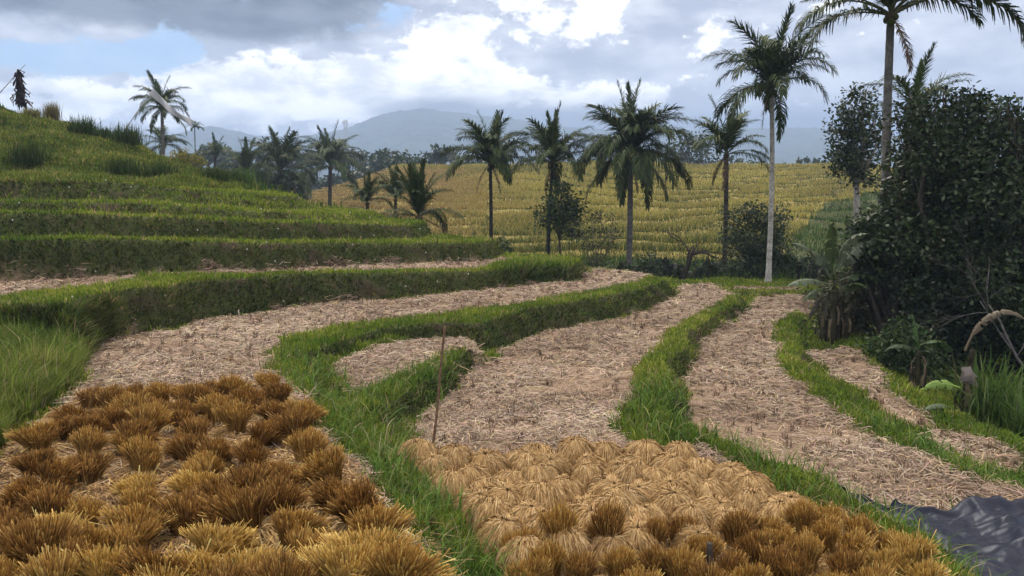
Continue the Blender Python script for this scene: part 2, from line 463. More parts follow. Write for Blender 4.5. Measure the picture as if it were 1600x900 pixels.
terrain = mb.build('terrain', ground_material(), None, True)
tag(terrain, 'stepped rice terraces with stubble fields and the hill across the valley', 'terrain', kind='structure')

# ------------------------------------------------------------------ scatter on the sheet
Nrm = np.zeros((nr, na, 3))
dr = np.gradient(np.stack([TX, TY, TZ], -1), axis=0); da = np.gradient(np.stack([TX, TY, TZ], -1), axis=1)
Nrm = norm(np.cross(da, dr)); Nrm[Nrm[..., 2] < 0] *= -1
nf = len(fine)
sub = (slice(0, nr - 1), slice(0, nf - 1))
e1 = np.stack([TX, TY, TZ], -1)[1:, :nf - 1] - np.stack([TX, TY, TZ], -1)[:-1, :nf - 1]
e2 = np.stack([TX, TY, TZ], -1)[:-1, 1:nf] - np.stack([TX, TY, TZ], -1)[:-1, :nf - 1]
CA = np.linalg.norm(np.cross(e1, e2), axis=-1)
cS = straw_m[sub]; cR = rice_m[sub]; cX = TX[sub]; cY = TY[sub]; cZ = TZ[sub]; cRad = RR[sub]; cN = Nrm[sub]
TP = np.stack([TX, TY, TZ], -1)

def scatter(n, weight):
    w = (CA * weight).ravel(); cs = np.cumsum(w)
    k = np.searchsorted(cs, rng.random(n) * cs[-1]); k = np.minimum(k, len(w) - 1)
    i, j = np.unravel_index(k, CA.shape)
    a = rng.random(n)[:, None]; b = rng.random(n)[:, None]
    p = TP[i, j] * (1 - a) * (1 - b) + TP[i + 1, j] * a * (1 - b) + TP[i, j + 1] * (1 - a) * b + TP[i + 1, j + 1] * a * b
    return p, cN[i, j], cRad[i, j], cS[i, j]

GREEN = [((.145, .205, .024), 5), ((.185, .245, .032), 4), ((.09, .135, .02), 3), ((.245, .27, .05), 2.0), ((.35, .28, .15), 1.1)]
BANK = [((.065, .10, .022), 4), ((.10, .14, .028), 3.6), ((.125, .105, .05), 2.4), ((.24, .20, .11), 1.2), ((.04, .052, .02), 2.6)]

def grass_object(name, n, weight, hmul, label, pal, wmul=1.0, cap=None):
    p, nn, rad, st = scatter(n, weight)
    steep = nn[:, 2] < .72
    N = len(p)
    pxp = 800 + 1218 * p[:, 0] / p[:, 1]
    tall = 1 + 1.6 * sstep(740, 800, pxp) * (p[:, 2] > .08) * (p[:, 1] > 13.5) * (p[:, 1] < 18.6)
    h = rng.uniform(.03, .09, N) * hmul * tall * (1 + .5 * fbm(p[:, 0] * 1.4, p[:, 1] * 1.4, 61, 3))
    w = (.0045 + .0011 * rad) * rng.uniform(.6, 1.3, N) * wmul
    az_ = rng.uniform(0, 2 * np.pi, N)
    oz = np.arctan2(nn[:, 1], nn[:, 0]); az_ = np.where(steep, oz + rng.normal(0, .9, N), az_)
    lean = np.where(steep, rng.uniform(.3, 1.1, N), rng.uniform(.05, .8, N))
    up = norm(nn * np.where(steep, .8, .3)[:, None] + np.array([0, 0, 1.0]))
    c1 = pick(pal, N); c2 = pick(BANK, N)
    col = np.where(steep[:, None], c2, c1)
    pt = fbm(p[:, 0] * .7, p[:, 1] * .7, 71, 3)[:, None]; pt2 = fbm(p[:, 0] * 3.1, p[:, 1] * 3.1 + p[:, 2] * 2, 73, 3)[:, None]
    col = col * (1 + .9 * pt * np.array([1.25, .8, 1.0]) + .8 * pt2 * np.array([1.3, .9, 1.0]))
    dirn = fbm(p[:, 0] * 1.7, p[:, 1] * 1.7 + p[:, 2], 75, 2) * 14
    az_ = np.where(rng.random(N) < .55, dirn + rng.normal(0, .5, N), az_); az_ = np.where(steep, oz + rng.normal(0, 1.5, N) + .3 * dirn, az_)
    h = h * (1 + 1.1 * pt2[:, 0]) * np.where(steep, .85, 1) * np.where(rng.random(N) < .05, 1.7, 1)
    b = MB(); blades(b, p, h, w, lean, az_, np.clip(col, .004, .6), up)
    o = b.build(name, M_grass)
    return tag(o, label, 'grass', kind='stuff')

soil = sstep(.13, .23, fbm(cX * 1.9 + 7, cY * 1.9 + cZ * 4, 221, 4)) * (cN[..., 2] < .8)
gm = (1 - cS) * (1 - cR) * (cY > 1.5) * (1 - .8 * soil)
dens = np.minimum(1.0, (5.0 / np.maximum(cRad, 1.5)) ** 1.35)
cPX = 800 + 1218 * cX / np.maximum(cY, 1)
hillmask = (cY > 17.8) & (cX < -2.5) & (cY < 34) & (cZ > 2.12)
leftbank = (cX < -2.6) & (cY < 10.6) & (cZ > .02) & (cPX < 160) & (cZ < .5)
inview = np.where((cPX > -120) & (cPX < 1720), 1.0, np.where((cPX > -700) & (cPX < 2350), .35, 0))
tarpm = sdist(TARP, cX, cY) < .02
gnear = gm * tarpm * inview * (~hillmask) * (~leftbank) * (cRad < 27)
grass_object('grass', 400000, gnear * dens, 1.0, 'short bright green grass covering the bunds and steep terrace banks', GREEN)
grass_object('tall_grass', 60000, gm * inview * leftbank * dens * (cZ < .5), 3.0, 'tall rough yellow green grass on the near bank at the left edge',
             [((.13, .185, .032), 4), ((.18, .235, .05), 3), ((.08, .12, .024), 3), ((.24, .23, .085), 1.4), ((.34, .29, .16), .7)], .7)
grass_object('hillside_grass', 120000, gm * inview * hillmask * dens * (cRad < 34), 1.6, 'rough green grass over the spur above the left terraces',
             [((.115, .16, .026), 5), ((.15, .195, .036), 4), ((.07, .098, .02), 3), ((.24, .22, .06), 2.2), ((.28, .22, .11), .8)], 1.0)
vm = gm * inview * (cRad >= 23) * (cRad < 70) * (~hillmask)
grass_object('valley_grass', 60000, vm * np.minimum(1, (24 / np.maximum(cRad, 1)) ** 1.5), 4.0, 'dark green undergrowth along the foot of the golden field',
             [((.05, .09, .02), 5), ((.075, .13, .026), 3), ((.03, .055, .014), 3), ((.13, .14, .04), 1)], 1.0)

# long loose blades on the path between the sheaves
def long_grass(n, weight, name, label):
    p, nn, rad, st = scatter(n, weight)
    a = rng.uniform(0, 6.28, n); L_ = rng.uniform(.12, .34, n); ln = rng.uniform(.4, 1.15, n)
    dr = np.stack([np.cos(a), np.sin(a), 0 * a], -1); t = np.linspace(0, 1, 5)[None, :, None]
    pts = p[:, None] + np.array([0, 0, 1.0]) * (t - .55 * np.minimum(ln, 1)[:, None, None] * t ** 2.2) * L_[:, None, None] + dr[:, None] * (ln * L_)[:, None, None] * .8 * t ** 1.5
    w = (.0035 + .0008 * rad)[:, None] * np.array([.8, 1, 1, .7, .15])[None] * rng.uniform(.6, 1.2, (n, 1))
    b = MB(); ribbons(b, pts, w, np.stack([-np.sin(a), np.cos(a), 0 * a], -1), pick([((.09, .16, .03), 5), ((.13, .20, .045), 3), ((.06, .11, .025), 3), ((.30, .25, .14), 1.0), ((.19, .20, .07), 1)], n))
    tag(b.build(name, M_grass), label, 'grass', kind='stuff')
long_grass(9000, gnear * (cRad < 9.5) * (cX > -3) * np.minimum(1, (4.5 / np.maximum(cRad, 2)) ** 1.5), 'long_grass', 'long loose blades of grass and straw along the near grass paths')

# ripe rice on the hill
p, nn, rad, st = scatter(330000, cR * inview * (40 / np.maximum(cRad, 30)) ** 1.3)
N = len(p)
pt = fbm(p[:, 0] * .08, p[:, 1] * .08, 81, 3); pt2 = fbm(p[:, 0] * .9, p[:, 1] * .9, 83, 3)
steep = nn[:, 2] < .965
pxr = 800 + 1218 * p[:, 0] / p[:, 1]
gold = pick([((.34, .285, .062), 4), ((.40, .34, .095), 3), ((.25, .235, .05), 3), ((.47, .40, .15), 1)], N)
oran = pick([((.30, .21, .08), 4), ((.25, .17, .062), 3), ((.35, .26, .11), 2)], N)
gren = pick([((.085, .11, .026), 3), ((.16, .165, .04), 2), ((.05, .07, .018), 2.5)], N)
plot = vnoise(pxr * .011 + pt * 2, p[:, 2] * 1.1 + pt * 2, 85)[:, None]; gold = gold * (.78 + .42 * plot)
wleft = sstep(860, 620, pxr + 200 * pt) * sstep(5.2, 4.6, p[:, 2])
col = gold * (1 - wleft[:, None]) + oran * wleft[:, None]
gmix = np.clip(.03 + steep * .7 + 1.6 * np.clip(pt + .02, 0, 1) + .7 * np.clip(pt2, 0, 1) + .75 * sstep(52, 36, p[:, 1]), 0, .93)[:, None] * np.where(wleft > .5, .6, 1)[:, None]  # steep risers go dark green: bund grass, plus step shadow put into colour
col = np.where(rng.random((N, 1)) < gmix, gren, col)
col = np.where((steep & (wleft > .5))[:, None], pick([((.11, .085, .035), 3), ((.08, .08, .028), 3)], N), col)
b = MB()
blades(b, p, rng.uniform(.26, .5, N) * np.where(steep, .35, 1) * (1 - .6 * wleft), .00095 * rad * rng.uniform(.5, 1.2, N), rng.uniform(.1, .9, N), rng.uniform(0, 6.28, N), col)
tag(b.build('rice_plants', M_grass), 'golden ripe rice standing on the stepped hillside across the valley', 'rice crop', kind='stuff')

# straw lying on the stubble fields and cut stalks in rows
def litter():
    n = 220000
    p, nn, rad, st = scatter(n, (cS > .35) * inview * np.clip(.7 + 4 * fbm(cX * 1.1, cY * 1.1, 231, 4), .10, 1.8) * np.minimum(1, (5.5 / np.maximum(cRad, 2)) ** 1.15) * (cRad < 26))
    L = rng.uniform(.05, .24, n) * (1 + .5 * (rng.random(n) < .1)) * np.clip(.8 + .02 * rad, .8, 1.2)
    a = rng.uniform(0, 2 * np.pi, n); d = np.stack([np.cos(a), np.sin(a), rng.normal(.02, .16, n)], -1)
    bend = np.stack([-np.sin(a), np.cos(a), rng.uniform(-.2, .6, n)], -1) * (L * rng.normal(0, .22, n))[:, None]
    hh = np.array([0, 0, 1.0]) * rng.uniform(.006, .04, n)[:, None]
    p0 = p - d * (L / 2)[:, None] + hh; p2 = p + d * (L / 2)[:, None] + hh; p1 = p + bend + hh + np.array([0, 0, .01])
    for q in (p0, p1, p2): q[:, 2] = np.maximum(q[:, 2], p[:, 2] + .004)
    sd = np.stack([-np.sin(a), np.cos(a), rng.normal(0, .5, n)], -1)
    w = (.0024 + .0006 * rad) * rng.uniform(.6, 1.2, n)
    pt = fbm(p[:, 0] * .9, p[:, 1] * .9, 91, 3)[:, None]
    col = pick([((.385, .285, .21), 5), ((.47, .36, .275), 3), ((.29, .208, .15), 4), ((.45, .33, .18), 1.4), ((.17, .112, .078), 2.4)], n) * (1 + .8 * pt * np.array([.9, 1.05, 1.2]))
    b = MB(); ribbons(b, np.stack([p0, p1, p2], 1), w, norm(sd), np.clip(col, .02, .8))
    tag(b.build('straw', M_straw), 'pale dry straw littering the harvested terrace fields', 'straw', kind='stuff')
    # stubble tufts
    b = MB(); cs = []
    for k, poly in FIELDS.items():
        q = np.array(poly); x0, y0 = q.min(0); x1, y1 = q.max(0)
        x0 = max(x0, -9); x1 = min(x1, 9); y0 = max(y0, 2.2)
        gx, gy = np.meshgrid(np.arange(x0, x1, .21), np.arange(y0, y1, .23))
        gx = gx.ravel() + rng.normal(0, .04, gx.size); gy = gy.ravel() + rng.normal(0, .04, gy.size)
        keep = (sdist(poly, gx, gy) > .1) & (sdist(TARP, gx, gy) < -.05) & (rng.random(gx.size) < .42)
        gx, gy = gx[keep], gy[keep]
        gz = height(gx, gy); ok = np.abs(gz - FZ[k](gx)) < .1
        cs.append(np.stack([gx, gy, gz], -1)[ok])
    cs = np.concatenate(cs)
    m = 14; pos = np.repeat(cs, m, 0) + np.concatenate([rng.normal(0, .022, (len(cs) * m, 2)), np.zeros((len(cs) * m, 1))], 1)
    n = len(pos); rad = np.hypot(pos[:, 0], pos[:, 1])
    blades(b, pos, rng.uniform(.05, .115, n), .0045 + .0008 * rad, rng.uniform(0, .5, n), rng.uniform(0, 6.28, n),
           pick([((.22, .15, .10), 4), ((.32, .225, .15), 3), ((.12, .08, .055), 4)], n))
    tag(b.build('rice_stubble', M_straw), 'short cut rice stalks standing in rows on the harvested fields', 'stubble', kind='stuff')
litter()
# ------------------------------------------------------------------ sky, sun, air, camera
SUN_EL, SUN_AZ = R(58), R(-18)      # azimuth from +Y towards +X
world = bpy.data.worlds.new('World'); scene.world = world; world.use_nodes = True
nt = world.node_tree; nt.nodes.clear(); N = nt.nodes; L = nt.links
def nd(t, **k):
    n = N.new(t)
    for a, v in k.items(): setattr(n, a, v)
    return n
def put(inp, v):
    if v is None: return
    if hasattr(v, 'node'): L.new(v, inp)
    else: inp.default_value = v
def MA(op, a, b=None, c=None, clamp=False):
    n = nd('ShaderNodeMath', operation=op); n.use_clamp = clamp
    put(n.inputs[0], a); put(n.inputs[1], b); put(n.inputs[2], c)
    return n.outputs[0]
def smooth(x, a, b):
    n = nd('ShaderNodeMapRange', interpolation_type='SMOOTHSTEP'); put(n.inputs[0], x)
    n.inputs[1].default_value = a; n.inputs[2].default_value = b
    return n.outputs[0]
def mixc(f, a, b):
    n = nd('ShaderNodeMix', data_type='RGBA'); put(n.inputs[0], f); put(n.inputs[6], a); put(n.inputs[7], b)
    return n.outputs[2]
tc = nd('ShaderNodeTexCoord')
sx = nd('ShaderNodeSeparateXYZ'); L.new(tc.outputs['Generated'], sx.inputs[0])
U_ = MA('ARCTAN2', sx.outputs[0], sx.outputs[1])                 # azimuth of the direction, from +Y
V_ = MA('ARCSINE', sx.outputs[2])                                # elevation
def cnoise(scale, det, rough, off=(0, 0, 0), warp=None, sz=1.7):
    mp = nd('ShaderNodeMapping'); mp.inputs['Location'].default_value = off; mp.inputs['Scale'].default_value = (1, 1, sz)
    L.new(tc.outputs['Generated'], mp.inputs[0])
    n = nd('ShaderNodeTexNoise'); n.inputs['Scale'].default_value = scale; n.inputs['Detail'].default_value = det
    n.inputs['Roughness'].default_value = rough; n.inputs['Distortion'].default_value = warp or 0
    L.new(mp.outputs[0], n.inputs['Vector'])
    return MA('SUBTRACT', n.outputs['Fac'], .5)
n_big = cnoise(7, 7, .6, (3.1, 0, .7), .3)
n_fine = cnoise(22, 8, .62, (0, 2.2, 0), .25)
n_shade = cnoise(11, 5, .55, (.4, .2, 1.3), .2, 2.6)
n_tiny = cnoise(60, 6, .6, (1.2, 2.2, 5), .3)
NB = MA('ADD', MA('ADD', n_big, MA('MULTIPLY', n_fine, .95)), MA('MULTIPLY', n_tiny, .35))
def blob(px, py, rx, ry, amp=1.0):
    u0 = math.atan(U(px)); v0 = math.atan((303 - py) / F)
    a = MA('DIVIDE', MA('SUBTRACT', U_, u0), rx / F); b = MA('DIVIDE', MA('SUBTRACT', V_, v0), ry / F)
    e = MA('EXPONENT', MA('MULTIPLY', MA('ADD', MA('MULTIPLY', a, a), MA('MULTIPLY', b, b)), -1.0))
    return e if amp == 1.0 else MA('MULTIPLY', e, amp)
def total(lst):
    t = lst[0]
    for e in lst[1:]: t = MA('ADD', t, e)
    return t
white = total([blob(600, 130, 170, 55), blob(430, 150, 150, 45, .9), blob(340, 165, 60, 38, .8), blob(690, 60, 70, 50, .7),
               blob(820, 45, 110, 50, .45), blob(935, 30, 45, 50, .75), blob(770, 145, 75, 28, .85), blob(480, 170, 110, 22, .6), blob(950, 150, 95, 30, .85), blob(1010, 165, 40, 25, .6),
               blob(1110, 75, 50, 40, .6), blob(150, 185, 170, 36, 1.0), blob(60, 110, 60, 12, .3), blob(1400, 20, 200, 60, .25), blob(1230, 60, 80, 50, .25)])
dark = total([blob(60, 0, 330, 62, 1.1), blob(330, 28, 220, 45, .9), blob(500, 62, 120, 30, .35), blob(60, -120, 500, 110, 1.0), blob(420, -40, 260, 50, .7)])
gap = total([blob(230, 108, 75, 24, .95), blob(130, 130, 80, 17, .8), blob(290, 98, 40, 18, .6), blob(618, 38, 46, 30, .9), blob(560, 62, 35, 16, .5), blob(-100, 120, 150, 30, .8)])
W_f = smooth(MA('ADD', white, MA('MULTIPLY', NB, 2.1)), .38, .74)
D_f = smooth(MA('ADD', dark, MA('MULTIPLY', NB, .8)), .18, .8)
G_f = smooth(MA('ADD', gap, MA('MULTIPLY', NB, 1.9)), .36, .80)
sky = nd('ShaderNodeTexSky', sky_type='NISHITA'); sky.sun_disc = False
sky.sun_elevation = SUN_EL; sky.sun_rotation = SUN_AZ; sky.altitude = 600; sky.air_density = 1.0; sky.dust_density = .6; sky.ozone_density = 2
K = 10.0
def kc(r, g, b): return (r * K, g * K, b * K, 1)
veil = mixc(smooth(n_shade, -.16, .2), kc(.36, .38, .47), kc(.68, .69, .76))
zen = smooth(V_, .32, .9)                                         # the thin bright cover overhead
veil = mixc(zen, veil, kc(1.42, 1.33, 1.22))
low = smooth(V_, .12, .02)
veil = mixc(MA('MULTIPLY', low, .55), veil, kc(.33, .40, .56))
wcol = mixc(smooth(MA('ADD', n_shade, MA('MULTIPLY', n_fine, .6)), -.22, .14), kc(.72, .73, .78), kc(1.4, 1.36, 1.33))
col = mixc(W_f, veil, wcol)
dcol = mixc(smooth(MA('ADD', n_shade, MA('MULTIPLY', n_fine, .3)), -.2, .2), kc(.015, .02, .035), kc(.15, .16, .19))
mist = total([blob(840, 196, 170, 30), blob(690, 172, 80, 18, .9), blob(610, 184, 40, 12, .4), blob(960, 205, 120, 26, .7)])
col = mixc(MA('MINIMUM', MA('MULTIPLY', mist, MA('ADD', .9, MA('MULTIPLY', NB, .9))), .95), col, kc(.10, .125, .18))
mist2 = total([blob(1200, 212, 230, 26, 1.0), blob(1480, 215, 220, 34), blob(340, 205, 60, 14, .5)])
col = mixc(MA('MINIMUM', MA('MULTIPLY', mist2, MA('ADD', .95, MA('MULTIPLY', NB, .6))), .97), col, kc(.03, .05, .12))
col = mixc(D_f, col, dcol)
blue = mixc(smooth(n_fine, -.2, .35), kc(.20, .37, .64), kc(.42, .55, .74))
nisky = nd('ShaderNodeMix', data_type='RGBA'); nisky.inputs[0].default_value = .6
L.new(sky.outputs[0], nisky.inputs[6]); L.new(blue, nisky.inputs[7])
col = mixc(G_f, col, nisky.outputs[2])
bg = nd('ShaderNodeBackground'); bg.inputs['Strength'].default_value = .1
L.new(col, bg.inputs['Color'])
wo = nd('ShaderNodeOutputWorld'); L.new(bg.outputs[0], wo.inputs['Surface'])
world.cycles.sampling_method = 'MANUAL'; world.cycles.sample_map_resolution = 512

sl = bpy.data.lights.new('sun', 'SUN'); sl.energy = SUN_E = 2.0; sl.angle = R(11); sl.color = (1, .93, .80)
so = bpy.data.objects.new('sun', sl); C.objects.link(so)
sd = Vector((math.sin(SUN_AZ) * math.cos(SUN_EL), math.cos(SUN_AZ) * math.cos(SUN_EL), math.sin(SUN_EL)))
so.rotation_euler = (-sd).to_track_quat('-Z', 'Y').to_euler(); so.location = (0, 0, 50)

cam = bpy.data.cameras.new('camera'); cam.sensor_width = 36; cam.lens = 36 * F / 1600
cam.clip_start = .05; cam.clip_end = 8000
co = bpy.data.objects.new('camera', cam); C.objects.link(co)
co.location = (0, 0, CAMZ); co.rotation_euler = (math.pi / 2 - PITCH, 0, 0)
scene.camera = co

vs = scene.view_settings; scene.display_settings.display_device = 'sRGB'
vs.view_transform = 'Standard'; vs.look = 'None'; vs.gamma = 1; vs.exposure = 0.60; vs.use_curve_mapping = False
cy = scene.cycles
scene.render.engine = 'CYCLES'
cy.use_denoising = True; cy.denoiser = 'OPENIMAGEDENOISE'; cy.denoising_prefilter = 'ACCURATE'
cy.max_bounces = 5; cy.diffuse_bounces = 2; cy.glossy_bounces = 2; cy.transmission_bounces = 3; cy.volume_bounces = 1; cy.transparent_max_bounces = 4
cy.use_adaptive_sampling = True; cy.adaptive_threshold = .02
cy.caustics_reflective = False; cy.caustics_refractive = False

# air
def haze():
    m, nt, out = mat_new('haze_air')
    v = nt.nodes.new('ShaderNodeVolumePrincipled'); v.inputs['Density'].default_value = .0008
    v.inputs['Color'].default_value = (.55, .71, 1.0, 1); v.inputs['Anisotropy'].default_value = 0
    nt.links.new(v.outputs[0], out.inputs['Volume'])
    x = 1900; z0, z1 = -45, 190
    V = [(-x, -x, z0), (x, -x, z0), (x, x, z0), (-x, x, z0), (-x, -x, z1), (x, -x, z1), (x, x, z1), (-x, x, z1)]
    Q = [(0, 3, 2, 1), (4, 5, 6, 7), (0, 1, 5, 4), (1, 2, 6, 5), (2, 3, 7, 6), (3, 0, 4, 7)]
    b = MB(); b.add(V, Q); o = b.build('haze', m)
    tag(o, 'pale blue haze fading the far mountain', 'haze', kind='stuff')
haze()

# far mountain
def mountain():
    ridge = np.array([(-900, 300), (-200, 285), (100, 240), (200, 222), (280, 212), (320, 201), (350, 202), (395, 212), (440, 216), (500, 212), (545, 202), (585, 187), (625, 176), (665, 174), (720, 179), (790, 188), (850, 196), (920, 204), (980, 206), (1060, 205), (1140, 202), (1240, 202), (1320, 206), (1400, 214), (1700, 225), (2500, 260)])
    a = np.radians(np.arange(-52, 52.01, .09)); r = np.concatenate([np.linspace(700, 1500, 110), np.linspace(1508, 1800, 16)])
    A, Rr = np.meshgrid(a, r); X = Rr * np.sin(A); Y = Rr * np.cos(A)
    px = 800 + 1218 * np.tan(A)
    top = 2 + (303 - np.interp(px, ridge[:, 0], ridge[:, 1])) / 1209 * (1500 * np.cos(A))
    s = np.clip((Rr - 700) / 800, 0, 1) ** 1.25
    Z = -12 + (top + 12) * s
    rid = np.abs(fbm(X * .006, Y * .003, 201, 4)) * 2
    Z += (rid * 34 - 10) * np.sin(np.pi * np.clip(s, 0, 1)) + 5 * fbm(X * .03, Y * .03, 203, 4) * (s > .02) + 5 * fbm(X * .11, Y * .11, 207, 3) * s
    Z = np.where(Rr > 1500, Z - (Rr - 1500) * .5, Z)
    n, k = A.shape
    i = np.arange(n - 1)[:, None] * k; j = np.arange(k - 1)[None]
    q = np.stack([i + j, i + j + 1, i + k + j + 1, i + k + j], -1).reshape(-1, 4)
    m, nt, out = mat_new('mountain_forest')
    tc = nt.nodes.new('ShaderNodeTexCoord'); nz = nt.nodes.new('ShaderNodeTexNoise'); nz.inputs['Scale'].default_value = .05; nz.inputs['Detail'].default_value = 9; nz.inputs['Roughness'].default_value = .85
    nt.links.new(tc.outputs['Object'], nz.inputs[0])
    rp = nt.nodes.new('ShaderNodeValToRGB'); e = rp.color_ramp.elements
    e[0].position = .42; e[0].color = (.012, .024, .018, 1); e[1].position = .60; e[1].color = (.11, .14, .08, 1)
    nt.links.new(nz.outputs[0], rp.inputs[0])
    b = nt.nodes.new('ShaderNodeBsdfPrincipled'); b.inputs['Roughness'].default_value = 1; b.inputs['Specular IOR Level'].default_value = 0
    nt.links.new(rp.outputs[0], b.inputs['Base Color'])
    bp = nt.nodes.new('ShaderNodeBump'); bp.inputs['Distance'].default_value = 14; nt.links.new(nz.outputs[0], bp.inputs['Height']); nt.links.new(bp.outputs[0], b.inputs['Normal'])
    nt.links.new(b.outputs[0], out.inputs['Surface'])
    mb = MB(); mb.add(np.stack([X, Y, Z], -1), q)
    tag(mb.build('mountain', m, None, True), 'forested mountain fading into cloud beyond the fields', 'mountain', kind='structure')
mountain()
# ------------------------------------------------------------------ palms
PALM_PAL = [((.038, .062, .018), 5), ((.055, .084, .024), 3), ((.028, .044, .015), 3), ((.11, .115, .04), 1.2)]
DEAD_PAL = [((.13, .085, .05), 3), ((.085, .055, .035), 3), ((.18, .13, .075), 1)]

def frond_mesh(e0, k, pal, seed, n=60, leaf=.29, bare=.10, gap=0.0, droop=.5):
    """one frond of unit length that starts at the origin and arches out along +X"""
    r = np.random.default_rng(seed)
    t = np.linspace(0, 1, 15)
    ang = R(e0) - R(k) * t ** 1.35
    seg = np.stack([np.cos(ang), 0.05 * np.sin(t * 3 + seed), np.sin(ang)], -1)
    pts = np.concatenate([[[0, 0, 0]], np.cumsum((seg[1:] + seg[:-1]) / 2 / 14, 0)])
    b = MB()
    tube(b, pts, .0125 * (1 - t * .85), 5, (.10, .105, .04) if pal is PALM_PAL else (.14, .10, .06), False)
    T = []; S = []
    for s in (-1, 1):
        tt = np.linspace(bare, .99, n) + r.normal(0, .004, n)
        keep = r.random(n) > gap
        T.append(tt[keep]); S.append(np.full(keep.sum(), s))
    T = np.clip(np.concatenate(T), 0, 1); S = np.concatenate(S); m = len(T)
    p0 = np.stack([np.interp(T, t, pts[:, i]) for i in range(3)], -1)
    tg = norm(np.stack([np.interp(T, t, seg[:, i]) for i in range(3)], -1))
    side = np.tile([0, 1.0, 0], (m, 1)) * S[:, None]
    upv = np.cross(tg, np.array([0, 1.0, 0])); upv *= np.sign(upv[:, 2:3] + 1e-6)
    u = np.clip((T - bare) / (1 - bare), 0, 1)
    Ln = leaf * np.clip(.45 + 1.5 * u, 0, 1) * (1 - .62 * u ** 2.2) * r.uniform(.82, 1.12, m)
    d0 = norm(side * (.85 - .40 * u[:, None]) + tg * (.55 + .5 * u[:, None]) + upv * r.normal(.12, .22, (m, 1)))
    p1 = p0 + d0 * (Ln * .5)[:, None]
    d1 = norm(d0 + np.array([0, 0, -1.0]) * (droop + r.normal(0, .18, m))[:, None])
    p2 = p1 + d1 * (Ln * .5)[:, None]
    w = np.stack([np.full(m, .013), np.full(m, .016), np.full(m, .003)], 1) * r.uniform(.8, 1.2, (m, 1))
    wd = norm(np.cross(d0, upv))
    b2 = np.stack([p0, p1, p2], 1)
    cs = np.array([c[0] for c in pal]); ww = np.array([c[1] for c in pal], float)
    col = cs[r.choice(len(cs), m, p=ww / ww.sum())] * r.uniform(.75, 1.25, (m, 1))
    ribbons(b, b2, w, wd, col)
    return b.mesh('frond', M_frond)

FR = {
 'spear': [frond_mesh(86, 16, PALM_PAL, 1, leaf=.17, droop=.1), frond_mesh(82, 30, PALM_PAL, 2, leaf=.20, droop=.15)],
 'up': [frond_mesh(74, 58, PALM_PAL, 3, droop=.45), frond_mesh(66, 72, PALM_PAL, 4, droop=.6), frond_mesh(76, 84, PALM_PAL, 5, droop=.55), frond_mesh(70, 95, PALM_PAL, 18, droop=.7)],
 'mid': [frond_mesh(50, 85, PALM_PAL, 6, droop=.9), frond_mesh(40, 98, PALM_PAL, 7, droop=1.0), frond_mesh(55, 112, PALM_PAL, 8, droop=1.0)],
 'low': [frond_mesh(22, 92, PALM_PAL, 9, droop=1.2), frond_mesh(8, 82, PALM_PAL, 10, droop=1.3), frond_mesh(28, 110, PALM_PAL, 11, droop=1.2)],
 'hang': [frond_mesh(-25, 60, PALM_PAL, 12, droop=1.0, leaf=.22)],
 'dead': [frond_mesh(-50, 35, DEAD_PAL, 13, droop=.6, leaf=.2, gap=.2), frond_mesh(-65, 22, DEAD_PAL, 14, droop=.5, leaf=.18, gap=.25)],
 'bare': [frond_mesh(24, 75, PALM_PAL, 15, droop=1.4, leaf=.25, bare=.5), frond_mesh(20, 62, PALM_PAL, 16, droop=1.5, leaf=.25, bare=.56)],
 'arc': [frond_mesh(30, 105, PALM_PAL, 21, droop=1.4, leaf=.22, bare=.42)],
 'stub': [frond_mesh(38, 60, PALM_PAL, 17, droop=.8, leaf=.16, bare=.3, gap=.4)],
}
COCO = None
def coconut_mesh():
    b = MB(); th = np.linspace(0, np.pi, 8); 
    pts = np.stack([0 * th, 0 * th, -np.cos(th)], -1); tube(b, pts * [1, 1, 1.15], np.maximum(np.sin(th), .05), 9, (.055, .07, .02))
    return b.mesh('coconut', M_bark, True)
COCO = coconut_mesh()

def palm_trunk(mb, base, top, r0, r1, bend=(0, 0), col=(.2, .18, .16), ring=.5, pale=None):
    n = 46; t = np.linspace(0, 1, n)
    base = np.array(base, float); top = np.array(top, float)
    pts = base + (top - base) * t[:, None] + np.outer(np.sin(np.pi * t), [bend[0], bend[1], 0])
    rad = r0 + (r1 - r0) * t ** .7 + r0 * .5 * np.exp(-t * 22)
    rad = rad * (1 + .05 * ((np.arange(n) % 2) * 2 - 1) * ring)
    c = np.tile(col, (n, 1)) * rng.uniform(.65, 1.2, (n, 1))
    if pale is not None:
        c = c * (1 - pale(t)[:, None]) + np.array([.52, .50, .46]) * rng.uniform(.6, 1.05, (n, 1)) * pale(t)[:, None]
    tube(mb, pts, rad, 10, c)

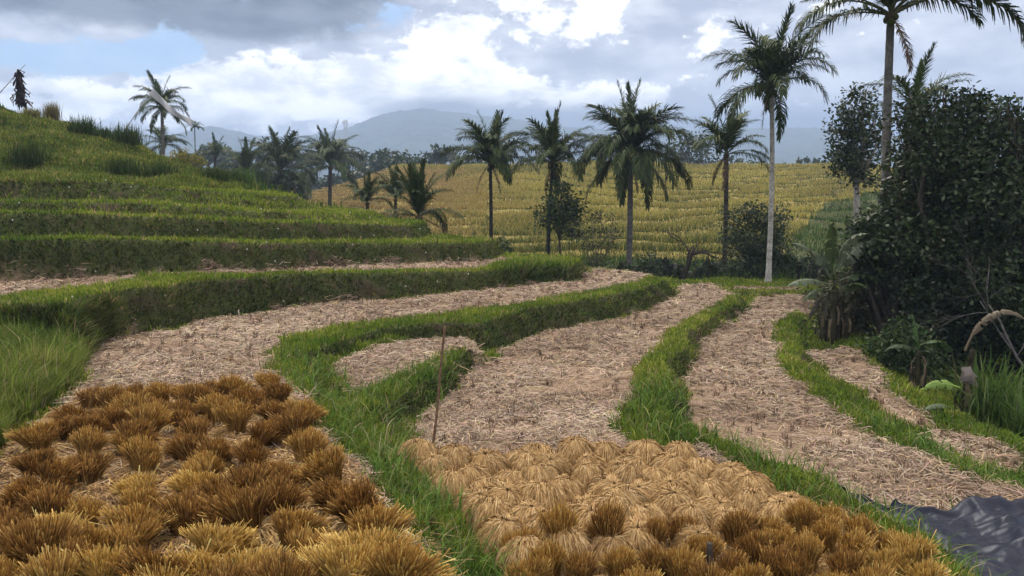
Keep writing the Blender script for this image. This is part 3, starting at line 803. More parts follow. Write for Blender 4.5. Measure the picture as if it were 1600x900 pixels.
def palm(label, bpx, d, crown, flen, rings, tr=(.07, .05), bend=(0, 0), col=(.17, .15, .13), pale=None, nuts=0, rot0=None, group='coconut palms among the terraces', sink=.05, zb=None, az=None, baseoff=0):
    cx = P(crown[0], crown[1], d)
    x = (bpx - 800) / 1218 * d
    z = (groundz(x, d) if zb is None else zb) - sink
    x = bx(bpx, d, z)
    o = thing('coconut_palm', label, 'palm tree', (x, d, z), 0, group)
    top = np.array([cx.x - x, baseoff, cx.z - z])
    b = MB(); palm_trunk(b, (0, 0, 0), top, tr[0], tr[1], bend, col, .5, pale)
    # fibrous crown base
    th = np.linspace(0, 1, 6); tube(b, top + np.outer(th - .6, [0, 0, .09 * flen]), tr[1] * np.array([1.0, 1.35, 1.6, 1.5, 1.2, .6]), 9, (.10, .075, .05))
    b.build('trunk', M_bark, o, True)
    rr_ = np.random.default_rng(int(bpx * 7 + crown[1]))
    a = rr_.uniform(0, 6.28) if rot0 is None else rot0
    for kind, n in rings:
        for i in range(n):
            f = link('frond', FR[kind][rr_.integers(len(FR[kind]))], o)
            f.location = tuple(top + np.array([0, 0, .02]))
            a += 2.399 + rr_.normal(0, .12)
            f.rotation_euler = (rr_.normal(0, .10), rr_.normal(0, .07), a)
            s = flen * rr_.uniform(.85, 1.1) * (.62 if kind == 'dead' else 1)
            f.scale = (s, s, s)
    for (kind, ang, s, tilt) in (az or []):
        f = link('frond', FR[kind][0 if s > 0 else -1], o); f.location = tuple(top)
        f.rotation_euler = (0, tilt, ang); f.scale = (abs(s),) * 3
    for i in range(nuts):
        c = link('coconut', COCO, o); an = rr_.uniform(0, 6.28); q = tr[1] * 1.5 + rr_.uniform(0, .03)
        s = .030 * flen * rr_.uniform(.85, 1.2)
        c.location = tuple(top + np.array([math.cos(an) * q * 1.1, math.sin(an) * q * 1.1, -rr_.uniform(.02, .14) * flen])); c.scale = (s,) * 3
    return o

full = [('spear', 2), ('up', 7), ('mid', 8), ('low', 7), ('hang', 2)]
# beyond the valley foot, left to right
palm('coconut palm with slim dark trunk, leftmost of the row before the golden field', 766, 28.5, (766, 256), 2.1, [('spear', 3), ('up', 11), ('mid', 9), ('low', 6), ('dead', 2)], (.085, .06), (.03, 0), (.045, .04, .035), nuts=4)
palm('coconut palm with thin dark trunk beside the small leafy round tree', 856, 27.5, (864, 256), 2.0, [('spear', 3), ('up', 10), ('mid', 7), ('low', 4), ('dead', 2)], (.08, .06), (-.05, 0), (.05, .045, .04), nuts=3)
palm('dense coconut palm with the widest drooping crown and grey trunk', 982, 27, (985, 240), 2.45, [('spear', 3), ('up', 15), ('mid', 12), ('low', 16), ('hang', 5), ('dead', 1)], (.115, .085), (.02, 0), (.15, .14, .13), nuts=6)
palm('sparse coconut palm just left of the tallest white trunk palm', 1131, 25.5, (1135, 242), 1.85, [('spear', 2), ('up', 7), ('mid', 3), ('low', 1), ('dead', 2), ('stub', 3)], (.09, .065), (.02, 0), (.075, .062, .05), az=[('bare', -.1, 1.5, .0)])
palm('tallest palm with straight whitish trunk and a bunch of coconuts', 1200, 21.5, (1206, 136), 2.0, [('spear', 3), ('up', 10), ('mid', 8), ('low', 5), ('hang', 1), ('dead', 1)], (.075, .06), (.05, 0), (.20, .185, .16), pale=lambda t: np.clip(1.1 - t * 1.0, .15, .95), nuts=12, zb=-.47)
palm('leaning palm with ringed grey trunk rising through the dark thicket', 1386, 14.7, (1392, 24), 1.95, [('stub', 5), ('mid', 2)], (.11, .068), (-.06, 0), (.17, .16, .15), nuts=3, zb=-.75,
     az=[('bare', 3.45, 2.1, .02), ('bare', 2.9, 1.75, .15), ('arc', -.25, 2.7, .0), ('up', 1.2, 1.8, 0), ('up', 2.3, 1.8, 0), ('up', .3, 1.7, 0), ('mid', 3.9, 1.9, -.1), ('low', 3.3, 1.9, .1), ('dead', 5, 1.2, 0), ('up', 4.2, 1.8, 0), ('up', 5.4, 1.8, 0)])
palm('palm off to the right with one frond hanging into the sky', 1700, 13, (1618, -85), 2.2, [('spear', 1), ('up', 3)], (.12, .08), (0, 0), (.16, .15, .14), zb=-1.2, az=[('low', 3.2, 1.7, .1), ('arc', 3.5, 1.8, .3), ('low', 4.4, 1.9, .5), ('mid', .4, 1.9, 0), ('mid', 5.4, 1.9, 0)])
palm('low palm crown poking out above the dark bush behind the leaning trunk', 1436, 18.5, (1428, 182), 1.55, [('spear', 2), ('up', 3), ('mid', 1)], (.09, .07), (0, 0), (.12, .11, .10), zb=-1.2, az=[('up', .0, 1.5, .25), ('mid', 3.1, 1.2, .1)])
# hollow on the left and behind the small terraces
palm('short young palm with upright fan and browning lower fronds at the terrace end', 655, 23.0, (654, 340), 1.6, [('spear', 12), ('up', 10), ('low', 2)], (.10, .085), (0, 0), (.06, .05, .04), zb=.15, az=[('mid', 3.3, 1.3, .25), ('mid', -.1, 1.5, .3), ('dead', .3, 1.4, -.55), ('dead', 2.8, 1.2, -.5)])
palm('young pale green palm partly hidden behind the short young palm', 575, 27, (574, 318), 1.15, [('spear', 5), ('up', 9), ('mid', 4)], (.07, .055), (0, 0), (.08, .07, .05), zb=.3)
palm('dark young palm squeezed between two other young palms', 617, 29, (618, 312), 1.35, [('spear', 5), ('up', 9), ('mid', 4)], (.07, .055), (0, 0), (.08, .07, .05), zb=.0)
palm('palm with slim trunk standing before the orange terraces', 515, 60, (516, 262), 3.5, [('spear', 3), ('up', 7), ('mid', 6), ('low', 5)], (.17, .13), (0, 0), (.06, .05, .045), zb=-.6)
palm('broad palm in the hollow left of the orange terraces', 443, 55, (440, 268), 3.4, [('spear', 3), ('up', 7), ('mid', 6), ('low', 6)], (.17, .13), (0, 0), (.06, .05, .045), zb=-2.5)
palm('palm with pale fan leaves in the middle of the hollow', 385, 52, (385, 272), 2.4, [('spear', 3), ('up', 6), ('mid', 5), ('low', 2)], (.15, .12), (0, 0), (.06, .05, .045), zb=-2.5)
palm('smallest dark palm at the left end of the hollow', 336, 62, (336, 245), 1.7, [('spear', 2), ('up', 6), ('mid', 5)], (.12, .1), (0, 0), (.06, .05, .045), zb=-2.5)
palm('tall palm behind the white banner on the spur', 257, 40, (253, 168), 1.75, [('spear', 3), ('up', 5), ('mid', 6), ('low', 6), ('hang', 2)], (.10, .075), (0, 0), (.16, .15, .14), zb=1.0, nuts=3)
palm('low palm crown below the tall palm on the spur skyline', 250, 43, (256, 228), 1.55, [('up', 5), ('mid', 6), ('low', 3)], (.10, .08), (0, 0), (.1, .09, .08), zb=1.0)
palm('tiny slender areca palm against the mountain', 308, 72, (304, 200), .95, [('up', 4), ('mid', 5), ('low', 4)], (.06, .045), (0, 0), (.12, .11, .1), zb=-1, group='')

# ------------------------------------------------------------------ broadleaf trees and shrubs
DARK = [((.032, .052, .019), 5), ((.050, .075, .027), 3), ((.02, .032, .013), 3), ((.095, .11, .06), 1.1)]  # very dark leaves, the thicket's shadow is put into their colour
MIDG = [((.035, .065, .018), 5), ((.05, .085, .022), 3), ((.024, .045, .014), 3)]
BRWN = [((.06, .055, .028), 4), ((.09, .075, .04), 2), ((.035, .045, .018), 4)]

def tree(name, label, cat, bpx, bz, d, clumps, nleaf, size, pal, tr=.06, col=(.06, .05, .042), group=None, flat=0.15, depth=1.0, shell=.55, trunk_part='trunk', trunk_py=None, r_seed=0, bend=.1):
    x = (bpx - 800) / 1218 * d
    z = (groundz(x, d) if bz is None else bz) - .04
    x = bx(bpx, d, z)
    o = thing(name, label, cat, (x, d, z), 0, group)
    base = np.array([x, d, z])
    cs = []
    for c in clumps:
        px, py, rp = c[:3]; dd = d + (c[3] if len(c) > 3 else rng.normal(0, .3) * rp * d / 1209)
        cs.append((np.array(P(px, py, dd)), rp * d / 1209, (c[4] if len(c) > 4 else .8)))
    b = MB()
    fork = None
    if trunk_py:
        fork = np.array(P(trunk_py[0], trunk_py[1], d)) - base
        pts = np.array([[0, 0, 0], fork * .35 + [bend * .3, 0, 0], fork * .7 + [bend * .2, 0, 0], fork]); tube(b, pts, tr * np.array([1.25, 1, .9, .75]), 9, np.array(col))
    for c, r_, fl in cs:
        e = c - base
        s0 = fork if fork is not None else np.array([rng.normal(0, .05), rng.normal(0, .05), 0])
        m = (s0 + e) / 2 + rng.normal(0, .12, 3) * np.linalg.norm(e - s0) * .5 + np.array([0, 0, .1 * np.linalg.norm(e - s0)])
        tube(b, np.array([s0, (s0 * .6 + m * .4), m, e]), (tr * .6 if fork is not None else tr) * np.array([1, .75, .5, .15]), 6, np.array(col))
        for q in range(3):
            t_ = rng.uniform(.4, .9); s1 = s0 * (1 - t_) + e * t_; e1 = e + rng.normal(0, .55, 3) * r_
            tube(b, np.array([s1, (s1 + e1) / 2 + rng.normal(0, .1, 3) * r_, e1]), tr * np.array([.25, .17, .06]), 5, np.array(col))
    b.build(trunk_part, M_bark, o, True)
    tot = sum(r_ ** 2 for c, r_, f in cs)
    lb = MB()
    for c, r_, fl in cs:
        n = max(12, int(nleaf * r_ ** 2 / tot))
        # uneven: twig groups inside the clump
        ng = max(4, n // 34)
        gd = norm(rng.normal(size=(ng, 3))); gr = r_ * (shell + (1.08 - shell) * rng.random(ng) ** .6) * rng.uniform(.75, 1.15, ng)
        gc = c - base + gd * gr[:, None] * np.array([1, depth, fl])
        k = rng.integers(ng, size=n)
        p = gc[k] + rng.normal(0, .10 * r_ + size * .9, (n, 3)) * [1, 1, .8]
        leaves(lb, p, size * rng.uniform(.6, 1.25, n), pick(pal, n, .22), flat, gd[k] * .6)
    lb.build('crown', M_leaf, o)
    return o

tree('broadleaf_tree', 'small leafy round tree hugging a dark palm trunk', 'tree', 876, None, 26.5, [(876, 312, 24), (890, 335, 20), (862, 345, 20), (880, 350, 24), (895, 362, 14), (856, 330, 14), (878, 296, 14)], 2600, .13, MIDG, .05, trunk_py=(874, 375))
tree('broadleaf_tree', 'slim dark tree with whitened trunk left of the thicket', 'tree', 1337, -.2, 22, [(1335, 170, 24), (1320, 205, 22), (1350, 200, 28), (1328, 240, 28), (1352, 240, 22), (1310, 232, 14), (1342, 275, 22), (1320, 265, 16), (1345, 150, 14), (1360, 215, 16), (1365, 180, 14)], 4200, .13, DARK, .10, (.34, .31, .28), trunk_py=(1338, 290))
tree('broadleaf_tree', 'spreading hazy tree on the crest behind the dense palm', 'tree', 1075, None, 98, [(1065, 232, 22), (1090, 240, 22), (1100, 225, 14), (1050, 250, 22), (1080, 215, 14), (1110, 252, 14), (1035, 262, 14)], 1800, .5, DARK, .22, trunk_py=(1072, 262))
tree('shrub', 'large dark shrub at the foot of the white trunk palm', 'shrub', 1182, -.75, 23.5, [(1165, 330, 18), (1205, 345, 26), (1150, 370, 22), (1185, 375, 34), (1212, 390, 24), (1170, 405, 34), (1205, 420, 28), (1150, 425, 18), (1140, 345, 12), (1225, 410, 18)], 7500, .11, DARK, .04, trunk_part='stem')
tree('shrub', 'thin twiggy shrub between two palm trunks', 'shrub', 930, None, 24.5, [(915, 365, 20), (940, 350, 18), (955, 375, 18), (930, 395, 26), (925, 345, 12), (960, 350, 10)], 900, .09, [((.05, .05, .025), 4), ((.03, .04, .016), 4)], .03, (.12, .10, .08), trunk_part='stem')
tree('shrub', 'small dark rounded shrub right of the grey palm trunk', 'shrub', 1011, None, 23, [(1011, 412, 14), (1003, 420, 11), (1020, 420, 11)], 800, .09, DARK, .02, trunk_part='stem')
tree('shrub', 'small clump by the palm trunk at the terrace end', 'shrub', 783, None, 25, [(783, 388, 11), (775, 396, 9), (792, 396, 9)], 500, .1, MIDG, .02, trunk_part='stem')
tree('shrub', 'yellow flowering shrub on the spur below the tall palm', 'shrub', 285, None, 27, [(275, 254, 13), (298, 250, 13), (288, 245, 10), (310, 258, 8)], 1500, .08, [((.26, .22, .04), 5), ((.16, .16, .03), 3), ((.08, .10, .02), 2)], .02, trunk_part='stem')
# bare dead tree
def twig_tree(name, label, cat, px, z, d, h, lean, seed, col, gens=4, r0=.05, spread=.6, part=('trunk', 'twigs'), nk=3):
    r = np.random.default_rng(seed); x = (px - 800) / 1218 * d
    z = groundz(x, d) if z is None else z
    x = bx(px, d, z)
    o = thing(name, label, cat, (x, d, z - .03))
    bt, bw = MB(), MB()
    def grow(p, dr, L, rad, g):
        n = 5; pts = [p]
        for i in range(n):
            dr = dr + r.normal(0, .18, 3); dr = dr / np.linalg.norm(dr); pts.append(pts[-1] + dr * L / n)
        tube(bt if g == gens else bw, np.array(pts), np.linspace(rad, rad * .6, n + 1), 7 if g == gens else 4, np.array(col) * r.uniform(.8, 1.15))
        if g <= 0: return
        for i in range(nk if g < gens else nk + 1):
            k = pts[r.integers(2, n + 1)]; d2 = dr + r.normal(0, spread, 3) + np.array([0, 0, .12]); d2 /= np.linalg.norm(d2)
            grow(k, d2, L * r.uniform(.55, .8), rad * .5, g - 1)
    grow(np.zeros(3), np.array(lean, float) / np.linalg.norm(lean), h, r0, gens)
    bt.build(part[0], M_bark, o, True); bw.build(part[1], M_bark, o)
    return o
twig_tree('dead_tree', 'bare dead tree leaning before the golden field', 'tree', 1068, None, 23.5, 1.15, (.3, 0, 1), 4, (.055, .045, .04), 3, .07, .75)

# thicket on the right
tree('broadleaf_tree', 'dark glossy tree forming the left edge of the thicket', 'tree', 1400, -1.2, 14.2, [(1375, 380, 34), (1425, 340, 40), (1360, 345, 18), (1412, 410, 28), (1440, 400, 48), (1432, 255, 26), (1440, 205, 20), (1348, 395, 15), (1450, 290, 42), (1345, 355, 10), (1410, 305, 20), (1422, 175, 9), (1338, 378, 9), (1415, 225, 12), (1445, 165, 9), (1330, 400, 9), (1350, 425, 13)], 15000, .10, DARK, .08, depth=1.2)
tree('broadleaf_tree', 'tallest dark tree in the middle of the thicket', 'tree', 1500, -1.4, 13.6, [(1455, 205, 20), (1490, 180, 20), (1540, 205, 30), (1462, 165, 9), (1512, 150, 10), (1533, 158, 9), (1558, 172, 11), (1478, 148, 8), (1440, 178, 8), (1498, 158, 8), (1520, 180, 14), (1570, 205, 12), (1480, 240, 60), (1540, 270, 62), (1505, 330, 66), (1470, 380, 60), (1550, 380, 60), (1420, 180, 22), (1515, 160, 22)], 19000, .10, DARK, .09, depth=1.2)
tree('broadleaf_tree', 'dark tree cut off by the right edge of the picture', 'tree', 1630, -1.4, 12.6, [(1592, 210, 20), (1582, 178, 9), (1606, 165, 10), (1572, 200, 10), (1600, 190, 10), (1622, 255, 50), (1575, 300, 52), (1640, 340, 80), (1590, 400, 62), (1560, 440, 52), (1620, 460, 70), (1575, 170, 18)], 15000, .10, DARK, .09, depth=1.2)
tree('shrub', 'deep green shrub filling the shade under the thicket', 'shrub', 1490, -1.5, 13.0, [(1450, 470, 48), (1500, 450, 55), (1490, 510, 45), (1550, 500, 55), (1440, 520, 34), (1600, 520, 55), (1530, 550, 40), (1590, 570, 40)], 11000, .10, [((.018, .03, .012), 5), ((.026, .042, .015), 3), ((.012, .02, .010), 3)], .05, trunk_part='stem')  # leaf colours darker still, shade under the trees put into them
tree('shrub', 'brownish tangled shrub behind the banana clump', 'shrub', 1330, -.9, 14.6, [(1310, 455, 34), (1345, 440, 34), (1300, 495, 26), (1340, 490, 36), (1370, 470, 26), (1365, 520, 26), (1320, 525, 26)], 5200, .09, BRWN, .03, trunk_part='stem')
tree('shrub', 'low ferny shrub at the lower edge of the thicket', 'shrub', 1400, -1.0, 12.2, [(1385, 545, 24), (1415, 530, 28), (1410, 565, 24), (1445, 560, 22), (1390, 580, 14), (1460, 590, 18)], 3200, .085, MIDG, .03, trunk_part='stem')
twig_tree('bare_shrub', 'leafless pale grey shrub in front of the thicket', 'shrub', 1606, -1.0, 11.6, 1.5, (-.10, .02, 1), 23, (.12, .11, .105), 5, .026, .5, ('stem', 'twigs'), 3)

# ------------------------------------------------------------------ bananas
def banana_leaf(mb, p0, d0, L, W, col, droop=1.2, tear=.5, seed=0, roll=0.0, pet=.15):
    r = np.random.default_rng(seed)
    n = 26; t = np.linspace(0, 1, n)
    d = np.array(d0, float); d /= np.linalg.norm(d)
    pts = [np.array(p0, float)]
    for i in range(n - 1):
        d = d + np.array([0, 0, -1]) * droop * (.4 + 1.2 * t[i]) / n; d /= np.linalg.norm(d); pts.append(pts[-1] + d * L / (n - 1))
    pts = np.array(pts)
    tg = norm(np.gradient(pts, axis=0)); sd = norm(np.cross(tg, [0, 0, 1.0])); nm = np.cross(sd, tg)
    c, s = math.cos(roll), math.sin(roll); sd2 = sd * c + nm * s; nm2 = nm * c - sd * s
    tube(mb, pts, np.linspace(.018, .004, n) * (L / 1.0) ** .5, 5, np.array(col) * 1.35, False)
    u = np.clip((t - pet) / (1 - pet), 0, 1)
    w = W * np.sqrt(np.clip(u * 6, 0, 1)) * (1 - u ** 3.5) ** .8
    cols = np.array(col)
    for sgn in (-1, 1):
        i = 0
        while i < n - 1:
            k = min(n - 1, i + (1 if r.random() < tear else r.integers(2, 5)))
            seg = np.arange(i, k + 1); sag = r.uniform(.1, .5) * (1 + tear)
            inn = pts[seg]; ww = w[seg] * r.uniform(.85, 1.05)
            sh = (tg[seg] * (r.normal(0, .04) * L))
            mid = inn + sd2[seg] * (sgn * ww * .55)[:, None] + nm2[seg] * (ww * .16)[:, None] + sh * .4
            outp = inn + sd2[seg] * (sgn * ww)[:, None] - nm2[seg] * (ww * sag)[:, None] + sh
            m = len(seg); v = np.concatenate([inn, mid, outp]); j = np.arange(m - 1)
            q = np.concatenate([np.stack([j, j + 1, m + j + 1, m + j], -1), np.stack([m + j, m + j + 1, 2 * m + j + 1, 2 * m + j], -1)])
            mb.add(v, q, None, cols * r.uniform(.85, 1.12))
            i = k
def banana(label, px, d, z, stems, lvs, group=None):
    """stems: (dx, dy, h, r); lvs: (px, py start, direction, L, W, colour, droop, tear, roll)"""
    x = bx(px, d, z + .3)
    o = thing('banana_plant', label, 'banana plant', (x, d, z), 0, group)
    for i, (dx, dy, h, r_, top) in enumerate(stems):
        b = MB(); t = np.linspace(0, 1, 9)
        pts = np.stack([dx + top * t ** 1.5, np.full(9, dy), h * t], -1)
        tube(b, pts, r_ * (1 - .45 * t), 9, np.array([[.04, .036, .022]]) * rng.uniform(.6, 1.4, (9, 1)))
        for q in range(6):    # dry sheaths
            a = rng.uniform(0, 6.28); hh = h * rng.uniform(.4, .95)
            p0 = np.array([dx + r_ * math.cos(a), dy + r_ * math.sin(a), hh])
            ribbons(b, np.array([[p0, p0 + [.05 * math.cos(a), .05 * math.sin(a), -.12 * h], p0 + [.04 * math.cos(a), .04 * math.sin(a), -.34 * h]]]), .05, np.array([[-math.sin(a), math.cos(a), 0.]]), np.array([[.13, .10, .065]]))
        b.build('pseudostem', M_bark, o, True)
    for i, (lx, ly, dr, L_, W_, col, drp, tear, roll) in enumerate(lvs):
        s = np.array(P(lx, ly, d)) - np.array([x, d, z])
        b = MB(); banana_leaf(b, s, dr, L_, W_, col, drp, tear, int(lx * 3 + i), roll)
        b.build('leaf', M_leaf, o)
    return o
BG = (.055, .085, .03); BL = (.12, .145, .09); BY = (.20, .30, .06); BD = (.13, .10, .065)
banana('clump of banana plants with tattered silvery leaves at the field corner', 1300, 14.0, -.75,
       [(0, 0, 1.0, .09, .03), (.14, .1, .9, .08, .06), (-.1, .12, .8, .08, -.02), (.28, .05, .75, .07, .05)],
       [(1295, 430, (-.55, -.1, .9), 1.0, .13, BL, 1.3, .5, .2), (1300, 425, (-.1, -.2, 1), 1.0, .13, BG, 1.4, .5, .4), (1308, 425, (.5, 0, .95), 1.05, .14, BL, 1.6, .6, -.3),
        (1295, 445, (-1, -.2, .40), .85, .12, BL, 1.0, .6, .1), (1302, 428, (.15, -.3, 1), 1.1, .13, BL, 1.9, .6, .2), (1290, 450, (-.9, -.3, -.1), .55, .09, BG, 1.0, .8, .0), (1310, 440, (.9, -.1, .5), .8, .10, BG, 1.4, .7, 0),
        (1285, 460, (-.5, -.1, -.7), .5, .06, (.05, .045, .03), .6, .9, .6), (1292, 462, (-.12, -.2, -1), .45, .05, (.05, .05, .025), .3, .9, .3), (1315, 455, (.3, -.5, .5), .6, .1, BG, 1.5, .6, .4),
        (1302, 430, (-.45, .1, .95), .62, .09, (.075, .10, .05), 1.3, .3, .1)])
banana('slender young banana plant in front of the shaded thicket', 1434, 11.2, -1.05,
       [(0, 0, .75, .05, -.01), (-.07, .05, .5, .05, 0), (.1, .03, .45, .05, .02)],
       [(1436, 545, (-.28, -.1, 1), .58, .075, (.06, .11, .03), .25, .1, .9), (1437, 540, (.75, -.1, .45), .55, .085, (.05, .09, .03), 2.2, .3, .5), (1434, 548, (-.9, .2, .5), .5, .07, (.035, .05, .02), 1.6, .4, .2), (1440, 550, (.9, .2, .2), .45, .07, (.03, .05, .02), 1.4, .4, .2)])
banana('dying banana plant with an arching brown leaf and a pale rag', 1503, 9.6, -1.05,
       [(0, 0, 1.1, .06, .08)],
       [(1508, 548, (.25, -.1, 1), .95, .06, BD, 3.1, .9, -.5), (1498, 610, (-.25, -.1, 1), .5, .02, (.12, .12, .05), .5, .2, 0)])
banana('low banana sucker with one bright yellow green leaf', 1494, 9.3, -1.0,
       [(0, 0, .40, .03, .01)],
       [(1500, 606, (-1, -.12, .38), .52, .062, BY, 1.0, .12, 1.05), (1490, 640, (-1, -.1, .55), .45, .05, (.10, .13, .07), 1.6, .2, .4)])
b = MB()
q = np.array(P(1510, 582, 9.5)); 
for i in range(7):
    a = rng.uniform(0, 6.28, 1)[0]; p0 = q + [rng.uniform(-.06, .06), rng.uniform(-.05, .03), rng.uniform(.0, .08)]
    pts = np.array([[p0, p0 + [rng.normal(0, .03), -.03, -.06], p0 + [rng.normal(0, .05), -.02, -.13], p0 + [rng.normal(0, .05), 0, -.18]]])
    ribbons(b, pts, .09, np.array([[math.cos(a), math.sin(a) * .4, .2]]), np.array([[.27, .23, .21]]) * rng.uniform(.8, 1.1))
tag(b.build('rag', M_cloth), 'pale crumpled rag caught on the dying banana stem', 'rag')

def tussock(name, label, cat, px, d, h, n, w, pal, spread=.15, z=None, group=None, arch=1.0, lift=0):
    x = (px - 800) / 1218 * d
    z = groundz(x, d) if z is None else z
    x = bx(px, d, z)
    a = rng.uniform(0, 6.28, n); L_ = h * rng.uniform(.55, 1.1, n); ln = rng.uniform(.1, .9, n) * arch
    p0 = np.stack([rng.normal(0, spread, n), rng.normal(0, spread, n), np.zeros(n)], -1)
    dr = np.stack([np.cos(a), np.sin(a), np.zeros(n)], -1)
    t = np.linspace(0, 1, 6)[None, :, None]
    pts = p0[:, None] + np.array([0, 0, 1.0]) * (t - .42 * ln[:, None, None] * t ** 2.4) * L_[:, None, None] + dr[:, None] * (ln * L_)[:, None, None] * .75 * t ** 1.7
    ww = w * np.array([.7, 1, 1, .8, .55, .1])[None] * rng.uniform(.7, 1.2, (n, 1))
    b = MB(); ribbons(b, pts, ww, np.stack([-np.sin(a), np.cos(a), 0 * a], -1), pick(pal, n))
    o = b.build(name, M_grass); o.location = (x, d, z - .02)
    return tag(o, label, cat, group)
EG = [((.06, .11, .025), 5), ((.09, .15, .035), 3), ((.15, .19, .08), 1)]
tussock('elephant_grass', 'big clump of arching elephant grass at the right edge', 'grass clump', 1545, 9.6, 1.15, 330, .022, EG, .16, -1.05)
tussock('elephant_grass', 'smaller elephant grass clump half outside the right edge', 'grass clump', 1610, 8.8, .95, 240, .02, EG, .15, -1.0)
TS = [((.034, .058, .016), 5), ((.055, .085, .022), 3), ((.10, .11, .04), 1)]
for px, d, h, lab in [(45, 22, .75, 'large dark grass tussock at the left edge of the spur'), (195, 21.5, .6, 'rounded dark tussock on the mid slope left of its near twin'), (252, 21.5, .6, 'rounded dark tussock on the mid slope below the yellow shrub'),
                      (333, 22, .6, 'dark tussock low on the end of the spur'), (130, 27, .75, 'spiky tussock on the skyline between the two poles'), (200, 26.5, .8, 'tallest spiky tussock on the skyline at the banner pole'), (165, 27, .55, 'small tussock on the skyline left of the banner pole'),
                      (362, 24, .6, 'pale tussock at the far tip of the spur')]:
    tussock('grass_tussock', lab, 'grass clump', px, d, h, 420, .018, TS, .22, None, 'tussocks on the spur', .9)
tussock('grass_tussock', 'yellowed grass tussock high on the spur near the ragged pole', 'grass clump', 50, 28, .45, 420, .016, [((.22, .19, .05), 4), ((.13, .14, .04), 3)], .17, None, 'tussocks on the spur', .9)
tussock('grass_tussock', 'straw coloured feathery tussock on the skyline', 'grass clump', 82, 28.5, .75, 420, .014, [((.22, .18, .09), 4), ((.13, .12, .05), 3)], .12, None, 'tussocks on the spur', .6)
tussock('grass_tussock', 'bright green tussock in front of the hollow palms', 'grass clump', 385, 27, .9, 300, .02, EG, .2, None, 'tussocks on the spur', .5)

# ------------------------------------------------------------------ distant wood
def wood(name, label, spec, d0, d1, size, nper, pal):
    b = MB(); 
    for (px, py, rp) in spec:
        d = rng.uniform(d0, d1); r_ = rp * d / 1209; c = np.array(P(px, py + rp, d))
        for k in range(7):
            cc = c + rng.normal(0, .5, 3) * r_ * [1, .8, .55] - [0, 0, .12 * k * r_]
            n = nper; g = norm(rng.normal(size=(n, 3))) * (r_ * rng.uniform(.3, .62, (n, 1)))
            leaves(b, cc + g, size * rng.uniform(.6, 1.3, n), pick(pal, n, .2), .2)
        tube(b, np.array([c, c - [0, 0, r_ * 2.6]]), .12, 5, (.07, .06, .05))
    tag(b.build(name, M_leaf), label, 'wood', kind='stuff')
spec = [(px, 236 + 8 * math.sin(px * .07) + random.uniform(-9, 8) - (8 if 420 < px < 560 else 0) + max(0, (px - 600)) * .05, random.uniform(9, 16)) for px in range(285, 790, 10)]
spec += [(px, 262 + random.uniform(-6, 6), 16) for px in range(290, 580, 14)]
wood('treeline', 'dark hazy wood running behind the orange terraces', spec, 108, 135, .75, 34, DARK)
spec = [(px, 268 + (px - 300) * .02 + random.uniform(-8, 10), random.uniform(12, 20)) for px in range(300, 470, 10)] + [(px, 292 + random.uniform(-4, 10), 16) for px in range(360, 470, 12)]
wood('undergrowth', 'dense dark undergrowth around the palms in the hollow', spec, 50, 66, .42, 34, DARK)
spec = [(px, 247 + random.uniform(-3, 4), random.uniform(3, 7)) for px in (905, 925, 950, 1008, 1020, 1128, 1142, 1155, 1172, 1188, 1222, 1250, 1262, 1275)]
wood('treeline', 'scattered far bushes along the crest of the golden field', spec, 110, 125, .5, 14, DARK)
spec = [(px, 403 + random.uniform(-8, 10), random.uniform(8, 15)) for px in range(910, 1140, 13)] + [(px, 395 + random.uniform(-12, 8), 14) for px in range(1215, 1290, 12)]
wood('ground_cover', 'low dark weeds along the ditch below the golden field', spec, 23.2, 27, .10, 46, [((.025, .045, .012), 5), ((.035, .06, .014), 3), ((.05, .06, .02), 1)])

# telecom mast far away
def mast():
    d = 800; p = P(541, 240, d); z0 = -6; z1 = P(541, 187, d).z
    o = thing('radio_mast', 'thin lattice radio mast in front of the mountain', 'mast', (p.x, d, z0))
    b = MB(); H = z1 - z0; w0, w1 = 3.0, 1.3
    for sx_, sy_ in ((-1, -1), (1, -1), (1, 1), (-1, 1)):
        tube(b, [(sx_ * w0, sy_ * w0, 0), (sx_ * w1, sy_ * w1, H)], .28, 4, (.30, .29, .30))
    nb = 16
    for i in range(nb):
        a = w0 + (w1 - w0) * i / nb; c = w0 + (w1 - w0) * (i + 1) / nb; h0 = H * i / nb; h1 = H * (i + 1) / nb
        for s_ in (-1, 1):
            tube(b, [(-a, s_ * a, h0), (c, s_ * c, h1)], .18, 4, (.30, .29, .30)); tube(b, [(a, s_ * a, h0), (-c, s_ * c, h1)], .18, 4, (.30, .29, .30))
    b.build('lattice', M_metal, o)
    for k, (dx, dz) in enumerate([(-2.4, -3), (2.4, -3), (0, -8), (2.2, -9)]):
        b = MB(); tube(b, [(dx, -1.5, H + dz - 1.6), (dx, -1.5, H + dz + 1.6)], .6, 6, (.5, .5, .52)); b.build('antenna', M_metal, o)
mast()
